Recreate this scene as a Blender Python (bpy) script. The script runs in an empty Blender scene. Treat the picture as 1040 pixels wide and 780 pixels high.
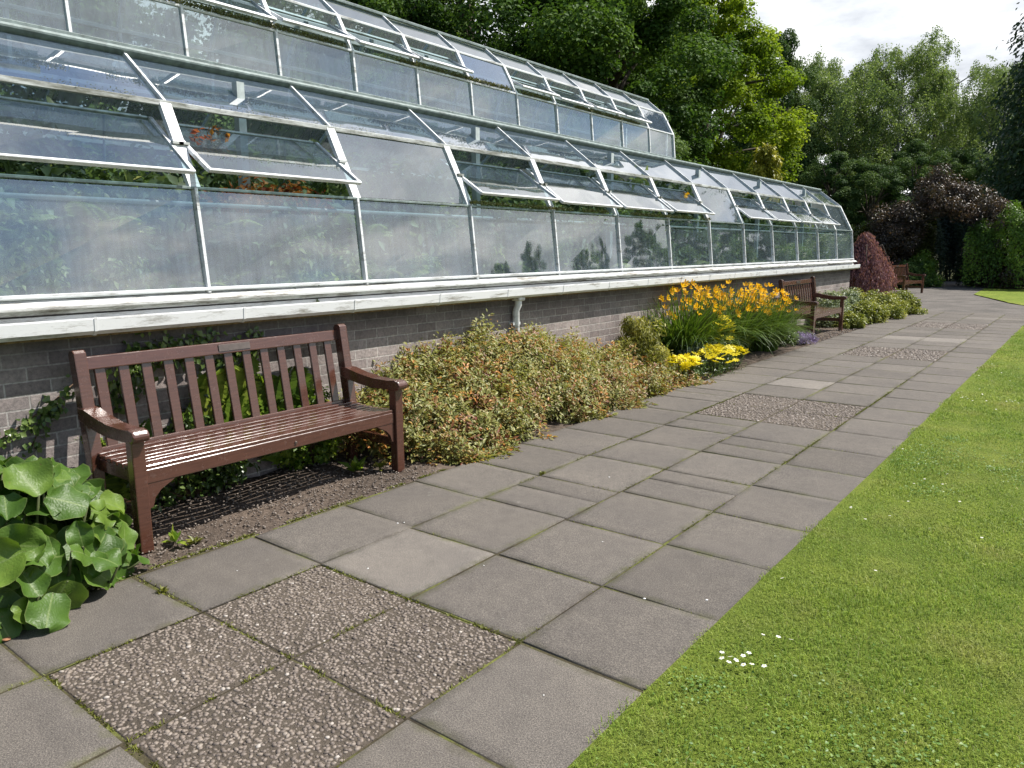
import bpy, bmesh, math, random
import numpy as np
from mathutils import Vector, Matrix

random.seed(7)
RNG = np.random.default_rng(11)
SC = bpy.context.scene
COL = SC.collection
R = math.radians

# ------------------------------------------------------------------ basics
def tag(o, label=None, cat=None, group=None, kind=None):
    if label: o['label'] = label
    if cat: o['category'] = cat
    if group: o['group'] = group
    if kind: o['kind'] = kind
    return o

def empty(name, loc=(0, 0, 0), rz=0.0, sc=1.0):
    o = bpy.data.objects.new(name, None)
    o.location = loc
    o.rotation_euler = (0, 0, rz)
    o.scale = (sc, sc, sc)
    COL.objects.link(o)
    return o

def link(name, me, mat=None, parent=None):
    o = bpy.data.objects.new(name, me)
    COL.objects.link(o)
    if mat is not None:
        for m in (mat if isinstance(mat, (list, tuple)) else [mat]):
            me.materials.append(m)
    if parent is not None:
        o.parent = parent
    return o

def copy_tree(o, parent=None):
    c = o.copy()
    COL.objects.link(c)
    if parent is not None:
        c.parent = parent
    for ch in list(o.children):
        copy_tree(ch, c)
    return c

def npmesh(name, V, F, tint=None, smooth=False, extra=None):
    """V (n,3), F (m,k) with constant k"""
    V = np.asarray(V, np.float32); F = np.asarray(F, np.int32)
    me = bpy.data.meshes.new(name)
    k = F.shape[1]
    me.vertices.add(len(V)); me.vertices.foreach_set('co', V.ravel())
    me.loops.add(F.size); me.loops.foreach_set('vertex_index', F.ravel())
    me.polygons.add(len(F))
    me.polygons.foreach_set('loop_start', np.arange(0, F.size, k, dtype=np.int32))
    me.polygons.foreach_set('loop_total', np.full(len(F), k, np.int32))
    if smooth:
        me.polygons.foreach_set('use_smooth', np.ones(len(F), bool))
    if tint is not None:
        a = me.attributes.new('tint', 'FLOAT', 'POINT'); a.data.foreach_set('value', np.asarray(tint, np.float32))
    if extra is not None:
        a = me.attributes.new('across', 'FLOAT', 'POINT'); a.data.foreach_set('value', np.asarray(extra, np.float32))
    me.update(calc_edges=True)
    return me

class MB:
    """collects boxes, tubes, prisms into one bmesh"""
    def __init__(s): s.bm = bmesh.new()
    def box(s, c, size, rot=None, bev=0.0, seg=1):
        r = bmesh.ops.create_cube(s.bm, size=1.0)
        vs = r['verts']
        M = Matrix.Translation(c) @ (rot.to_4x4() if rot is not None else Matrix.Identity(4)) @ Matrix.Diagonal((*size, 1))
        bmesh.ops.transform(s.bm, matrix=M, verts=vs)
        if bev > 0:
            es = list({e for v in vs for e in v.link_edges})
            bmesh.ops.bevel(s.bm, geom=es, offset=bev, segments=seg, affect='EDGES', profile=0.6)
    def bar(s, a, b, w, h, up=(0, 0, 1), bev=0.0):
        a = Vector(a); b = Vector(b); d = b - a
        x = d.normalized(); u = Vector(up)
        y = u.cross(x)
        if y.length < 1e-4: y = Vector((0, 1, 0)).cross(x)
        y.normalize(); z = x.cross(y)
        rot = Matrix((x, y, z)).transposed()
        s.box((a + b) / 2, (d.length, w, h), rot, bev)
    def tube(s, pts, rads, n=8, caps=True):
        rings = []
        pts = [Vector(p) for p in pts]
        for i, p in enumerate(pts):
            t = (pts[min(i + 1, len(pts) - 1)] - pts[max(i - 1, 0)]).normalized()
            a = t.orthogonal().normalized() if i == 0 else (prev - prev.dot(t) * t).normalized()
            prev = a; b = t.cross(a)
            r = rads[i] if hasattr(rads, '__len__') else rads
            rings.append([s.bm.verts.new(p + (a * math.cos(2 * math.pi * k / n) + b * math.sin(2 * math.pi * k / n)) * r) for k in range(n)])
        for r0, r1 in zip(rings, rings[1:]):
            for k in range(n):
                f = s.bm.faces.new((r0[k], r0[(k + 1) % n], r1[(k + 1) % n], r1[k])); f.smooth = True
        if caps:
            s.bm.faces.new(rings[0][::-1]); s.bm.faces.new(rings[-1])
    def prism(s, poly, ext, bev=0.0):
        """poly: list of 3D points, ext: extrusion vector"""
        a = [s.bm.verts.new(p) for p in poly]
        b = [s.bm.verts.new(Vector(p) + Vector(ext)) for p in poly]
        n = len(a)
        fs = [s.bm.faces.new(a[::-1]), s.bm.faces.new(b)]
        for k in range(n):
            fs.append(s.bm.faces.new((a[k], a[(k + 1) % n], b[(k + 1) % n], b[k])))
        if bev > 0:
            es = list({e for f in fs for e in f.edges})
            bmesh.ops.bevel(s.bm, geom=es, offset=bev, segments=2, affect='EDGES', profile=0.6)
    def sheet(s, pts):
        s.bm.faces.new([s.bm.verts.new(p) for p in pts])
    def mesh(s, name):
        bmesh.ops.recalc_face_normals(s.bm, faces=s.bm.faces[:])
        me = bpy.data.meshes.new(name); s.bm.to_mesh(me); s.bm.free(); return me
    def build(s, name, mat, parent=None):
        return link(name, s.mesh(name), mat, parent)

# ------------------------------------------------------------------ materials
def newmat(name):
    m = bpy.data.materials.new(name); m.use_nodes = True
    nt = m.node_tree; nt.nodes.clear()
    return m, nt, nt.nodes, nt.links

def N(nt, typ, **kw):
    n = nt.nodes.new(typ)
    for k, v in kw.items():
        if k.startswith('i_'):
            key = k[2:]
            key = int(key) if key.isdigit() else key.replace('_', ' ')
            n.inputs[key].default_value = v
        else:
            setattr(n, k, v)
    return n

def ramp(nt, fac, stops, interp='LINEAR'):
    n = nt.nodes.new('ShaderNodeValToRGB'); cr = n.color_ramp; cr.interpolation = interp
    while len(cr.elements) < len(stops): cr.elements.new(0.5)
    for e, (p, c) in zip(cr.elements, stops):
        e.position = p; e.color = (*c, 1) if len(c) == 3 else c
    if fac is not None: nt.links.new(fac, n.inputs[0])
    return n.outputs[0]

def mixc(nt, f, a, b, mode='MIX'):
    n = nt.nodes.new('ShaderNodeMix'); n.data_type = 'RGBA'; n.blend_type = mode
    for sock, v in ((n.inputs[0], f), (n.inputs[6], a), (n.inputs[7], b)):
        if hasattr(v, 'default_value'): nt.links.new(v, sock)
        elif isinstance(v, (int, float)): sock.default_value = v
        else: sock.default_value = (*v, 1)
    return n.outputs[2]

def noise(nt, vec, scale, detail=4, rough=0.55, out=0):
    n = N(nt, 'ShaderNodeTexNoise'); n.inputs['Scale'].default_value = scale
    n.inputs['Detail'].default_value = detail; n.inputs['Roughness'].default_value = rough
    if vec is not None: nt.links.new(vec, n.inputs['Vector'])
    return n.outputs[out]

def wpos(nt):  # world position, so copies and neighbours do not repeat
    return N(nt, 'ShaderNodeNewGeometry').outputs['Position']

def principled(nt, color, rough=0.6, spec=0.5, bump=None, bstr=0.3, bdist=0.01, metallic=0.0):
    b = N(nt, 'ShaderNodeBsdfPrincipled')
    for sock, v in ((b.inputs['Base Color'], color), (b.inputs['Roughness'], rough)):
        if hasattr(v, 'default_value'): nt.links.new(v, sock)
        elif isinstance(v, (int, float)): sock.default_value = v
        else: sock.default_value = (*v, 1)
    b.inputs['Specular IOR Level'].default_value = spec
    b.inputs['Metallic'].default_value = metallic
    if bump is not None:
        bp = N(nt, 'ShaderNodeBump'); bp.inputs['Strength'].default_value = bstr; bp.inputs['Distance'].default_value = bdist
        nt.links.new(bump, bp.inputs['Height']); nt.links.new(bp.outputs[0], b.inputs['Normal'])
    return b

def finish(nt, shader):
    o = N(nt, 'ShaderNodeOutputMaterial'); nt.links.new(shader, o.inputs['Surface'])

def attr(nt, name='tint'):
    a = N(nt, 'ShaderNodeAttribute'); a.attribute_name = name
    return a.outputs['Fac']

def leafmat(name, stops, trans=0.35, gloss=0.35, rough=0.45, tcol=1.35):
    m, nt, nodes, links = newmat(name)
    c = ramp(nt, attr(nt), stops)
    b = principled(nt, c, rough, gloss)
    t = N(nt, 'ShaderNodeBsdfTranslucent')
    tc = mixc(nt, 1.0, c, (tcol, tcol * 1.02, tcol * 0.55), 'MULTIPLY')
    links.new(tc, t.inputs[0])
    mx = N(nt, 'ShaderNodeMixShader'); mx.inputs[0].default_value = trans
    links.new(b.outputs[0], mx.inputs[1]); links.new(t.outputs[0], mx.inputs[2])
    finish(nt, mx.outputs[0])
    return m

def bergmat():
    m, nt, nodes, links = newmat('bergenia_leaf')
    c = ramp(nt, attr(nt), [(0, (.038, .088, .012)), (.55, (.085, .168, .022)), (.9, (.18, .265, .038)), (1, (.34, .33, .06))])
    ac = attr(nt, 'across')
    vein = ramp(nt, ac, [(0, (1, 1, 1)), (.07, (0, 0, 0))])
    c = mixc(nt, vein, c, (.20, .275, .085))
    lo = noise(nt, wpos(nt), 12, 4, .65)
    c = mixc(nt, .75, c, ramp(nt, lo, [(.3, (.68, .72, .7)), (.7, (1.28, 1.2, 1.25))]), 'MULTIPLY')
    c = mixc(nt, ramp(nt, ac, [(.93, (0, 0, 0)), (1, (.55, .55, .55))]), c, (.26, .3, .1))
    br_ = noise(nt, wpos(nt), 38, 3, .6)
    c = mixc(nt, ramp(nt, br_, [(.70, (0, 0, 0)), (.74, (.8, .8, .8))]), c, (.16, .10, .035))
    n1 = noise(nt, wpos(nt), 55, 3)
    c = mixc(nt, mixc(nt, 1, n1, (.6, .6, .6), 'MULTIPLY'), c, (.05, .1, .015))
    vo = N(nt, 'ShaderNodeTexVoronoi', feature='DISTANCE_TO_EDGE'); vo.inputs['Scale'].default_value = 70
    links.new(wpos(nt), vo.inputs['Vector'])
    b = principled(nt, c, .46, .35, vo.outputs[0], .3, .006)
    t = N(nt, 'ShaderNodeBsdfTranslucent'); links.new(mixc(nt, 1, c, (1.4, 1.5, .6), 'MULTIPLY'), t.inputs[0])
    mx = N(nt, 'ShaderNodeMixShader'); mx.inputs[0].default_value = .25
    links.new(b.outputs[0], mx.inputs[1]); links.new(t.outputs[0], mx.inputs[2]); finish(nt, mx.outputs[0])
    return m

def barkmat(name, c1, c2, scale=9):
    m, nt, nodes, links = newmat(name)
    n = noise(nt, wpos(nt), scale, 6, .65)
    finish(nt, principled(nt, ramp(nt, n, [(.3, c1), (.7, c2)]), .9, .2, n, .6, .03).outputs[0])
    return m

def slabmat():
    m, nt, nodes, links = newmat('concrete_slab')
    P = wpos(nt); t = attr(nt)
    big = noise(nt, P, 1.6, 5, .6); mid = noise(nt, P, 13, 6, .65); fine = noise(nt, P, 210, 4, .8)
    c = ramp(nt, t, [(0, (.094, .084, .075)), (.5, (.111, .0995, .0895)), (.85, (.129, .116, .104)), (1, (.178, .162, .147))])
    c = mixc(nt, .9, c, ramp(nt, big, [(.3, (.86, .86, .87)), (.7, (1.12, 1.11, 1.08))]), 'MULTIPLY')
    c = mixc(nt, .8, c, ramp(nt, mid, [(.3, (.86, .86, .86)), (.65, (1.1, 1.1, 1.09))]), 'MULTIPLY')
    c = mixc(nt, .9, c, ramp(nt, fine, [(.34, (.30, .30, .30)), (.5, (1, 1, 1)), (.66, (2.1, 2.06, 1.97))]), 'MULTIPLY')
    # pale exposed specks and dark lichen blotches
    vo = N(nt, 'ShaderNodeTexVoronoi'); vo.inputs['Scale'].default_value = 95; links.new(P, vo.inputs['Vector'])
    sp = ramp(nt, vo.outputs['Distance'], [(.1, (1, 1, 1)), (.2, (0, 0, 0))])
    c = mixc(nt, mixc(nt, 1, sp, (.28, .28, .28), 'MULTIPLY'), c, (.33, .31, .29))
    bl = noise(nt, P, 5.5, 9, .78)
    c = mixc(nt, ramp(nt, bl, [(.58, (0, 0, 0)), (.72, (.35, .35, .35))]), c, (.088, .083, .07))
    wh = noise(nt, P, 2.1, 9, .8)
    c = mixc(nt, ramp(nt, wh, [(.66, (0, 0, 0)), (.74, (.35, .35, .35))]), c, (.36, .34, .31))
    ed = attr(nt, 'across'); en = noise(nt, P, 7.5, 8, .75); en2 = noise(nt, P, 2.2, 4, .6)
    em = N(nt, 'ShaderNodeMath', operation='MULTIPLY'); links.new(ed, em.inputs[0]); links.new(ramp(nt, en, [(.38, (.15, .15, .15)), (.66, (1, 1, 1))]), em.inputs[1])
    c = mixc(nt, ramp(nt, em.outputs[0], [(.25, (0, 0, 0)), (.95, (.8, .8, .8))]), c, mixc(nt, ramp(nt, en2, [(.42, (0, 0, 0)), (.6, (1, 1, 1))]), (.055, .047, .038), (.085, .09, .03)))
    li = noise(nt, P, 17, 6, .7)
    c = mixc(nt, ramp(nt, li, [(.66, (0, 0, 0)), (.70, (.45, .45, .45))]), c, (.25, .245, .215))
    hb = mixc(nt, .4, mid, fine)
    finish(nt, principled(nt, c, .88, .25, hb, .45, .006).outputs[0])
    return m

def jointmat():
    m, nt, nodes, links = newmat('joint_soil')
    P = wpos(nt)
    n = noise(nt, P, 3.3, 5, .6); f = noise(nt, P, 90, 4, .7)
    c = ramp(nt, n, [(.36, (.045, .037, .028)), (.5, (.075, .065, .04)), (.6, (.125, .135, .04)), (.75, (.19, .20, .06))])
    c = mixc(nt, .8, c, ramp(nt, f, [(.3, (.5, .5, .5)), (.7, (1.4, 1.4, 1.3))]), 'MULTIPLY')
    finish(nt, principled(nt, c, .95, .1, f, .8, .01).outputs[0])
    return m

def soilmat(name, a, b, sc=35):
    m, nt, nodes, links = newmat(name)
    P = wpos(nt); n = noise(nt, P, sc, 6, .7); g = noise(nt, P, 1.7, 4)
    c = mixc(nt, .7, ramp(nt, n, [(.3, a), (.7, b)]), ramp(nt, g, [(.35, (.7, .7, .68)), (.65, (1.25, 1.22, 1.18))]), 'MULTIPLY')
    finish(nt, principled(nt, c, .95, .15, n, .9, .02).outputs[0])
    return m

def stonemat():
    m, nt, nodes, links = newmat('pebble_stone')
    c = ramp(nt, attr(nt), [(0, (.092, .073, .06)), (.3, (.145, .118, .098)), (.55, (.19, .155, .128)), (.75, (.225, .186, .152)), (.9, (.265, .225, .188)), (1, (.38, .34, .30))])
    n = noise(nt, wpos(nt), 160, 3, .6)
    c = mixc(nt, .6, c, ramp(nt, n, [(.3, (.7, .7, .7)), (.7, (1.2, 1.2, 1.2))]), 'MULTIPLY')
    finish(nt, principled(nt, c, .62, .4, n, .2, .002).outputs[0])
    return m

def brickmat():
    m, nt, nodes, links = newmat('grey_brick')
    P = N(nt, 'ShaderNodeTexCoord').outputs['Object']
    sx = N(nt, 'ShaderNodeSeparateXYZ'); links.new(P, sx.inputs[0])
    ad = N(nt, 'ShaderNodeMath', operation='ADD'); links.new(sx.outputs[0], ad.inputs[0]); links.new(sx.outputs[1], ad.inputs[1])
    cb = N(nt, 'ShaderNodeCombineXYZ'); links.new(ad.outputs[0], cb.inputs[0]); links.new(sx.outputs[2], cb.inputs[1])
    w = noise(nt, P, 9, 3, .5, out=1)
    wm = N(nt, 'ShaderNodeVectorMath', operation='SCALE'); links.new(w, wm.inputs[0]); wm.inputs[3].default_value = .006
    va = N(nt, 'ShaderNodeVectorMath', operation='ADD'); links.new(cb.outputs[0], va.inputs[0]); links.new(wm.outputs[0], va.inputs[1])
    br = N(nt, 'ShaderNodeTexBrick'); links.new(va.outputs[0], br.inputs['Vector'])
    br.inputs['Scale'].default_value = 1; br.inputs['Brick Width'].default_value = .225; br.inputs['Row Height'].default_value = .075
    br.inputs['Mortar Size'].default_value = .0052; br.inputs['Mortar Smooth'].default_value = .25; br.inputs['Bias'].default_value = 0
    br.inputs['Color1'].default_value = (.235, .198, .188, 1); br.inputs['Color2'].default_value = (.33, .288, .272, 1); br.inputs['Mortar'].default_value = (.46, .43, .40, 1)
    f = noise(nt, P, 45, 6, .72); g = noise(nt, P, 2.6, 5, .65)
    c = mixc(nt, .85, br.outputs['Color'], ramp(nt, f, [(.28, (.55, .54, .54)), (.5, (1, 1, 1)), (.72, (1.4, 1.36, 1.34))]), 'MULTIPLY')
    c = mixc(nt, .75, c, ramp(nt, g, [(.35, (.65, .66, .66)), (.65, (1.18, 1.15, 1.13))]), 'MULTIPLY')
    # gutter's shadow painted into the upper courses, along with dark staining
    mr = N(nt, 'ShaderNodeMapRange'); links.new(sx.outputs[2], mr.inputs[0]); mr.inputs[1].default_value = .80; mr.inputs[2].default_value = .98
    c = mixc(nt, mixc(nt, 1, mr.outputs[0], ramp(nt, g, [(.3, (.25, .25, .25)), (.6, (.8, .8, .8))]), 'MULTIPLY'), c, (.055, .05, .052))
    h = N(nt, 'ShaderNodeMath', operation='MULTIPLY_ADD'); links.new(br.outputs['Fac'], h.inputs[0]); h.inputs[1].default_value = -1.0; links.new(f, h.inputs[2])
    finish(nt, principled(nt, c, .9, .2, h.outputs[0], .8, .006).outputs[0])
    return m

def whitepaint(name, base=(.78, .78, .76), dirt=(.2, .18, .14), amount=.62, rough=.45):
    m, nt, nodes, links = newmat(name)
    P = wpos(nt)
    mp = N(nt, 'ShaderNodeMapping'); links.new(P, mp.inputs[0]); mp.inputs['Scale'].default_value = (6, 1.3, 9)
    n = noise(nt, mp.outputs[0], 2.2, 8, .75); n2 = noise(nt, P, 30, 5, .7)
    f = ramp(nt, n, [(amount - .06, (0, 0, 0)), (amount + .1, (.9, .9, .9))])
    c = mixc(nt, f, base, dirt)
    c = mixc(nt, ramp(nt, n2, [(.62, (0, 0, 0)), (.75, (.5, .5, .5))]), c, (.42, .41, .38))
    finish(nt, principled(nt, c, rough, .4, n2, .15, .004).outputs[0])
    return m

def plain(name, col, rough=.5, spec=.4, metallic=0.0, vary=.25, sc=20):
    m, nt, nodes, links = newmat(name)
    n = noise(nt, wpos(nt), sc, 5, .65)
    c = mixc(nt, 1, col, ramp(nt, n, [(.3, (1 - vary,) * 3), (.7, (1 + vary,) * 3)]), 'MULTIPLY')
    finish(nt, principled(nt, c, rough, spec, n, .12, .004, metallic).outputs[0])
    return m

def woodpaint():
    m, nt, nodes, links = newmat('brown_bench_paint')
    P = N(nt, 'ShaderNodeTexCoord').outputs['Object']
    mp = N(nt, 'ShaderNodeMapping'); links.new(P, mp.inputs[0]); mp.inputs['Scale'].default_value = (22, 2.2, 22)
    n = noise(nt, mp.outputs[0], 4, 6, .65); d = noise(nt, wpos(nt), 26, 5, .7)
    c = ramp(nt, n, [(.3, (.064, .024, .015)), (.7, (.104, .041, .026))])
    c = mixc(nt, ramp(nt, d, [(.6, (0, 0, 0)), (.78, (.55, .55, .55))]), c, (.17, .12, .11))
    r = ramp(nt, d, [(.3, (.16, .16, .16)), (.7, (.32, .32, .32))])
    b = principled(nt, c, r, .6, n, .25, .004); b.inputs['Coat Weight'].default_value = .7; b.inputs['Coat Roughness'].default_value = .14
    finish(nt, b.outputs[0])
    return m

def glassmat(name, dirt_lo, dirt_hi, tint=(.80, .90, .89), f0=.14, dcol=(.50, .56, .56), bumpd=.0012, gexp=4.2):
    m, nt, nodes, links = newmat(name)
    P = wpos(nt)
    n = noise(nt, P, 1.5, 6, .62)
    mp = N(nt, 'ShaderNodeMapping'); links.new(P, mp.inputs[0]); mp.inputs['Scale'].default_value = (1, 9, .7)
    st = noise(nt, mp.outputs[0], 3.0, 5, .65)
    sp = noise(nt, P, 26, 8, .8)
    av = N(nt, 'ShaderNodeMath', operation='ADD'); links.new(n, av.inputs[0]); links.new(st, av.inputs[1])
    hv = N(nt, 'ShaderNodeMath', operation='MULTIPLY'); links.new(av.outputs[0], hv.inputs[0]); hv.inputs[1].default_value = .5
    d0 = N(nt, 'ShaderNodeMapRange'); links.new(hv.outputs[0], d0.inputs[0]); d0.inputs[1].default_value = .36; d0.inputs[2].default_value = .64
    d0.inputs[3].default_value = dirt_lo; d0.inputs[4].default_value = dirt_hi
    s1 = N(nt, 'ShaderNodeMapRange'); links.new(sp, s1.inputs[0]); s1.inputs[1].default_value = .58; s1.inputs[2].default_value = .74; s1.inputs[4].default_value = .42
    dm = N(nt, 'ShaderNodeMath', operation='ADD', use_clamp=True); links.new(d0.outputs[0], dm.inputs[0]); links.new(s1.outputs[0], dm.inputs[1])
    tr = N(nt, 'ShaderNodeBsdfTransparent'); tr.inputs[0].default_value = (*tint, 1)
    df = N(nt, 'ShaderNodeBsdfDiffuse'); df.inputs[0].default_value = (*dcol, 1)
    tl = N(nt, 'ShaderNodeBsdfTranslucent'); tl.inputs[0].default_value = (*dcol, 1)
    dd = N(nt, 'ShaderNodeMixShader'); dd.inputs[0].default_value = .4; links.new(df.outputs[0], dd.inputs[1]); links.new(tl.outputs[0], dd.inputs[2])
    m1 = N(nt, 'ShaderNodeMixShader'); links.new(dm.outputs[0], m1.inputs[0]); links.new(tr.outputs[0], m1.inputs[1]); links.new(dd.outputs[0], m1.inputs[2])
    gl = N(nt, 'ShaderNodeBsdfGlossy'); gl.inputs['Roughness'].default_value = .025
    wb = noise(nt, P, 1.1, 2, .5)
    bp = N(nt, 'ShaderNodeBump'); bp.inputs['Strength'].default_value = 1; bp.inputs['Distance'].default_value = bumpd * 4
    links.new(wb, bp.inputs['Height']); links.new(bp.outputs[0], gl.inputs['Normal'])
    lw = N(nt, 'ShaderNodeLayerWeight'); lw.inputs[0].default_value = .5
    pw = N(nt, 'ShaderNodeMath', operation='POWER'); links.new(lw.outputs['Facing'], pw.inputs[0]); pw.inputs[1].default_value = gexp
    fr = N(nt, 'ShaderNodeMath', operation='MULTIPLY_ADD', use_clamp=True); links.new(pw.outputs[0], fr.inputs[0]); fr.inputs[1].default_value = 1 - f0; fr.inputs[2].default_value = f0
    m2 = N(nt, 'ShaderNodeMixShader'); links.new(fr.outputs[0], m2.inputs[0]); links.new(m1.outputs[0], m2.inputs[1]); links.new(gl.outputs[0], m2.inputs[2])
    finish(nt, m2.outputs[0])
    return m

def lawnmat():
    m, nt, nodes, links = newmat('lawn_turf')
    P = wpos(nt)
    a = noise(nt, P, .55, 4, .6); b = noise(nt, P, 6, 5, .65); c3 = noise(nt, P, 110, 4, .7)
    c = ramp(nt, a, [(.3, (.14, .195, .03)), (.5, (.185, .245, .04)), (.7, (.25, .285, .06))])
    c = mixc(nt, .8, c, ramp(nt, b, [(.3, (.7, .75, .7)), (.7, (1.25, 1.2, 1.1))]), 'MULTIPLY')
    c = mixc(nt, .85, c, ramp(nt, c3, [(.3, (.5, .55, .5)), (.7, (1.45, 1.4, 1.3))]), 'MULTIPLY')
    finish(nt, principled(nt, c, .9, .15, c3, 1.0, .03).outputs[0])
    return m

def grassmat():
    m, nt, nodes, links = newmat('grass_blade')
    P = wpos(nt); a = noise(nt, P, .8, 4, .6); b = noise(nt, P, 5, 4, .6)
    a2 = noise(nt, P, 2.2, 5, .65)
    c = ramp(nt, attr(nt), [(0, (.15, .235, .034)), (.45, (.265, .37, .055)), (.8, (.38, .45, .095)), (.95, (.45, .43, .16)), (1, (.52, .47, .26))])
    c = mixc(nt, .8, c, ramp(nt, a, [(.32, (.72, .85, .7)), (.68, (1.28, 1.14, 1.15))]), 'MULTIPLY')
    c = mixc(nt, .7, c, ramp(nt, b, [(.32, (.72, .78, .75)), (.68, (1.22, 1.18, 1.1))]), 'MULTIPLY')
    c = mixc(nt, ramp(nt, a2, [(.5, (0, 0, 0)), (.72, (.75, .75, .75))]), c, (.38, .35, .12))
    c = mixc(nt, ramp(nt, a2, [(.28, (.6, .6, .6)), (.42, (0, 0, 0))]), c, (.13, .215, .028))
    d = principled(nt, c, .5, .3)
    t = N(nt, 'ShaderNodeBsdfTranslucent'); links.new(c, t.inputs[0])
    mx = N(nt, 'ShaderNodeMixShader'); mx.inputs[0].default_value = .35
    links.new(d.outputs[0], mx.inputs[1]); links.new(t.outputs[0], mx.inputs[2]); finish(nt, mx.outputs[0])
    return m

M = {}
M['slab'] = slabmat(); M['joint'] = jointmat(); M['stone'] = stonemat(); M['brick'] = brickmat()
M['soil'] = soilmat('bed_soil', (.05, .038, .03), (.17, .135, .11))
M['ground'] = soilmat('woodland_ground', (.03, .035, .016), (.07, .075, .03), 3)
M['matrix'] = soilmat('pebble_mortar', (.085, .070, .056), (.14, .118, .096), 60)
M['tarmac'] = soilmat('worn_path', (.115, .106, .098), (.165, .153, .142), 60)
M['white'] = whitepaint('white_paint', (.72, .74, .76), (.24, .23, .2), .56)
M['gutter'] = whitepaint('gutter_paint', (.74, .75, .75), (.2, .18, .14), .58)
M['sill'] = whitepaint('peeling_sill', (.66, .67, .66), (.15, .13, .10), .53, .6)
M['rot'] = plain('rotten_wood', (.22, .16, .09), .9, .2, 0, .5, 30)
M['alu'] = plain('weathered_aluminium', (.19, .235, .23), .6, .4, .0, .45, 14)
M['weathered'] = whitepaint('weathered_white_paint', (.52, .54, .53), (.12, .12, .09), .5, .6)
M['bench'] = woodpaint()
M['plaque'] = plain('plaque_metal', (.20, .16, .14), .3, .6, .8, .2)
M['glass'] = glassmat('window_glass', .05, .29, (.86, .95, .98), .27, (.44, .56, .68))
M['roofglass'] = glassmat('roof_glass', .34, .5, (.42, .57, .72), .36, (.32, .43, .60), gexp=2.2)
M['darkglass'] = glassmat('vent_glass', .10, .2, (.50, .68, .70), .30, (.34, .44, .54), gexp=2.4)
M['rearglass'] = glassmat('rear_glass', .22, .5, (.72, .84, .82), .06)
M['post'] = plain('pale_post_paint', (.45, .5, .5), .5, .4, 0, .2)
M['lawn'] = lawnmat(); M['grass'] = grassmat()
M['bark'] = barkmat('grey_brown_bark', (.045, .036, .028), (.14, .115, .09))
M['birchbark'] = barkmat('birch_bark', (.09, .085, .075), (.45, .43, .40), 5)
M['stem'] = plain('plant_stem', (.07, .085, .03), .7, .3, 0, .35)
M['redstem'] = plain('brown_stem', (.11, .07, .04), .7, .3, 0, .35)
M['syc'] = leafmat('sycamore_leaf', [(0, (0.026, 0.058, 0.014)), (.5, (0.054, 0.110, 0.019)), (1, (0.104, 0.174, 0.033))], .3, .12, .6)
M['maple'] = leafmat('lime_maple_leaf', [(0, (0.081, 0.138, 0.013)), (.5, (0.170, 0.252, 0.019)), (1, (0.308, 0.374, 0.033))], .4, .12, .6)
M['dark'] = leafmat('dark_tree_leaf', [(0, (0.036, 0.074, 0.025)), (.5, (0.069, 0.123, 0.036)), (1, (0.133, 0.195, 0.056))], .25, .12, .6)
M['birch'] = leafmat('birch_leaf', [(0, (0.091, 0.147, 0.051)), (.5, (0.169, 0.237, 0.081)), (1, (0.283, 0.354, 0.131))], .38)
M['conifer'] = leafmat('conifer_needle', [(0, (0.022, 0.052, 0.023)), (.5, (0.042, 0.083, 0.035)), (1, (0.077, 0.121, 0.049))], .12)
M['goldcyp'] = leafmat('golden_cypress_leaf', [(0, (0.155, 0.167, 0.017)), (.5, (0.309, 0.299, 0.031)), (1, (0.508, 0.442, 0.056))], .25)
M['purple'] = leafmat('purple_plum_leaf', [(0, (0.033, 0.029, 0.025)), (.5, (0.070, 0.054, 0.041)), (.85, (0.119, 0.075, 0.056)), (1, (0.178, 0.106, 0.070))], .25, .4, .4, 1.1)
M['redmaple'] = leafmat('red_maple_leaf', [(0, (0.144, 0.065, 0.080)), (.5, (0.278, 0.125, 0.142)), (1, (0.441, 0.253, 0.242))], .3, .35, .45, 1.15)
M['hedge'] = leafmat('hedge_leaf', [(0, (0.054, 0.107, 0.019)), (.5, (0.117, 0.213, 0.032)), (1, (0.232, 0.356, 0.054))], .3)
M['shade_leaf'] = leafmat('shaded_hedge_leaf', [(0, (.008, .016, .008)), (.6, (.016, .03, .012)), (1, (.034, .055, .018))], .1)  # near-black leaf colour, shade of the arch hollow painted in
M['olive'] = leafmat('laurel_leaf', [(0, (0.029, 0.040, 0.008)), (.5, (0.061, 0.077, 0.014)), (1, (0.121, 0.133, 0.024))], .3)  # darkened so the leaf colour carries the shade the bush stands in
M['cover'] = leafmat('ground_cover_leaf', [(0, (.16, .045, .025)), (.12, (.25, .105, .04)), (.25, (.33, .21, .07)), (.45, (.20, .215, .06)), (.65, (.26, .265, .075)), (.82, (.35, .325, .105)), (.93, (.46, .39, .15)), (1, (.5, .22, .06))], .3, .4)
M['goldshrub'] = leafmat('gold_shrub_leaf', [(0, (0.109, 0.116, 0.017)), (.5, (0.261, 0.261, 0.051)), (1, (0.493, 0.450, 0.123))], .3)
M['fern'] = leafmat('fern_leaf', [(0, (0.062, 0.125, 0.015)), (.5, (0.156, 0.250, 0.027)), (1, (0.325, 0.400, 0.056))], .4)
M['ivy'] = leafmat('ivy_leaf', [(0, (0.031, 0.062, 0.015)), (.5, (0.075, 0.131, 0.027)), (1, (0.188, 0.250, 0.062))], .25, .5, .35)
M['lily'] = leafmat('daylily_leaf', [(0, (0.030, 0.068, 0.009)), (.5, (0.074, 0.137, 0.016)), (1, (0.165, 0.228, 0.041))], .3, .4, .4)
M['orange'] = leafmat('orange_petal', [(0, (0.704, 0.276, 0.011)), (.5, (0.850, 0.469, 0.015)), (1, (0.850, 0.662, 0.040))], .4, .3, .5, 1.1)
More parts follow.
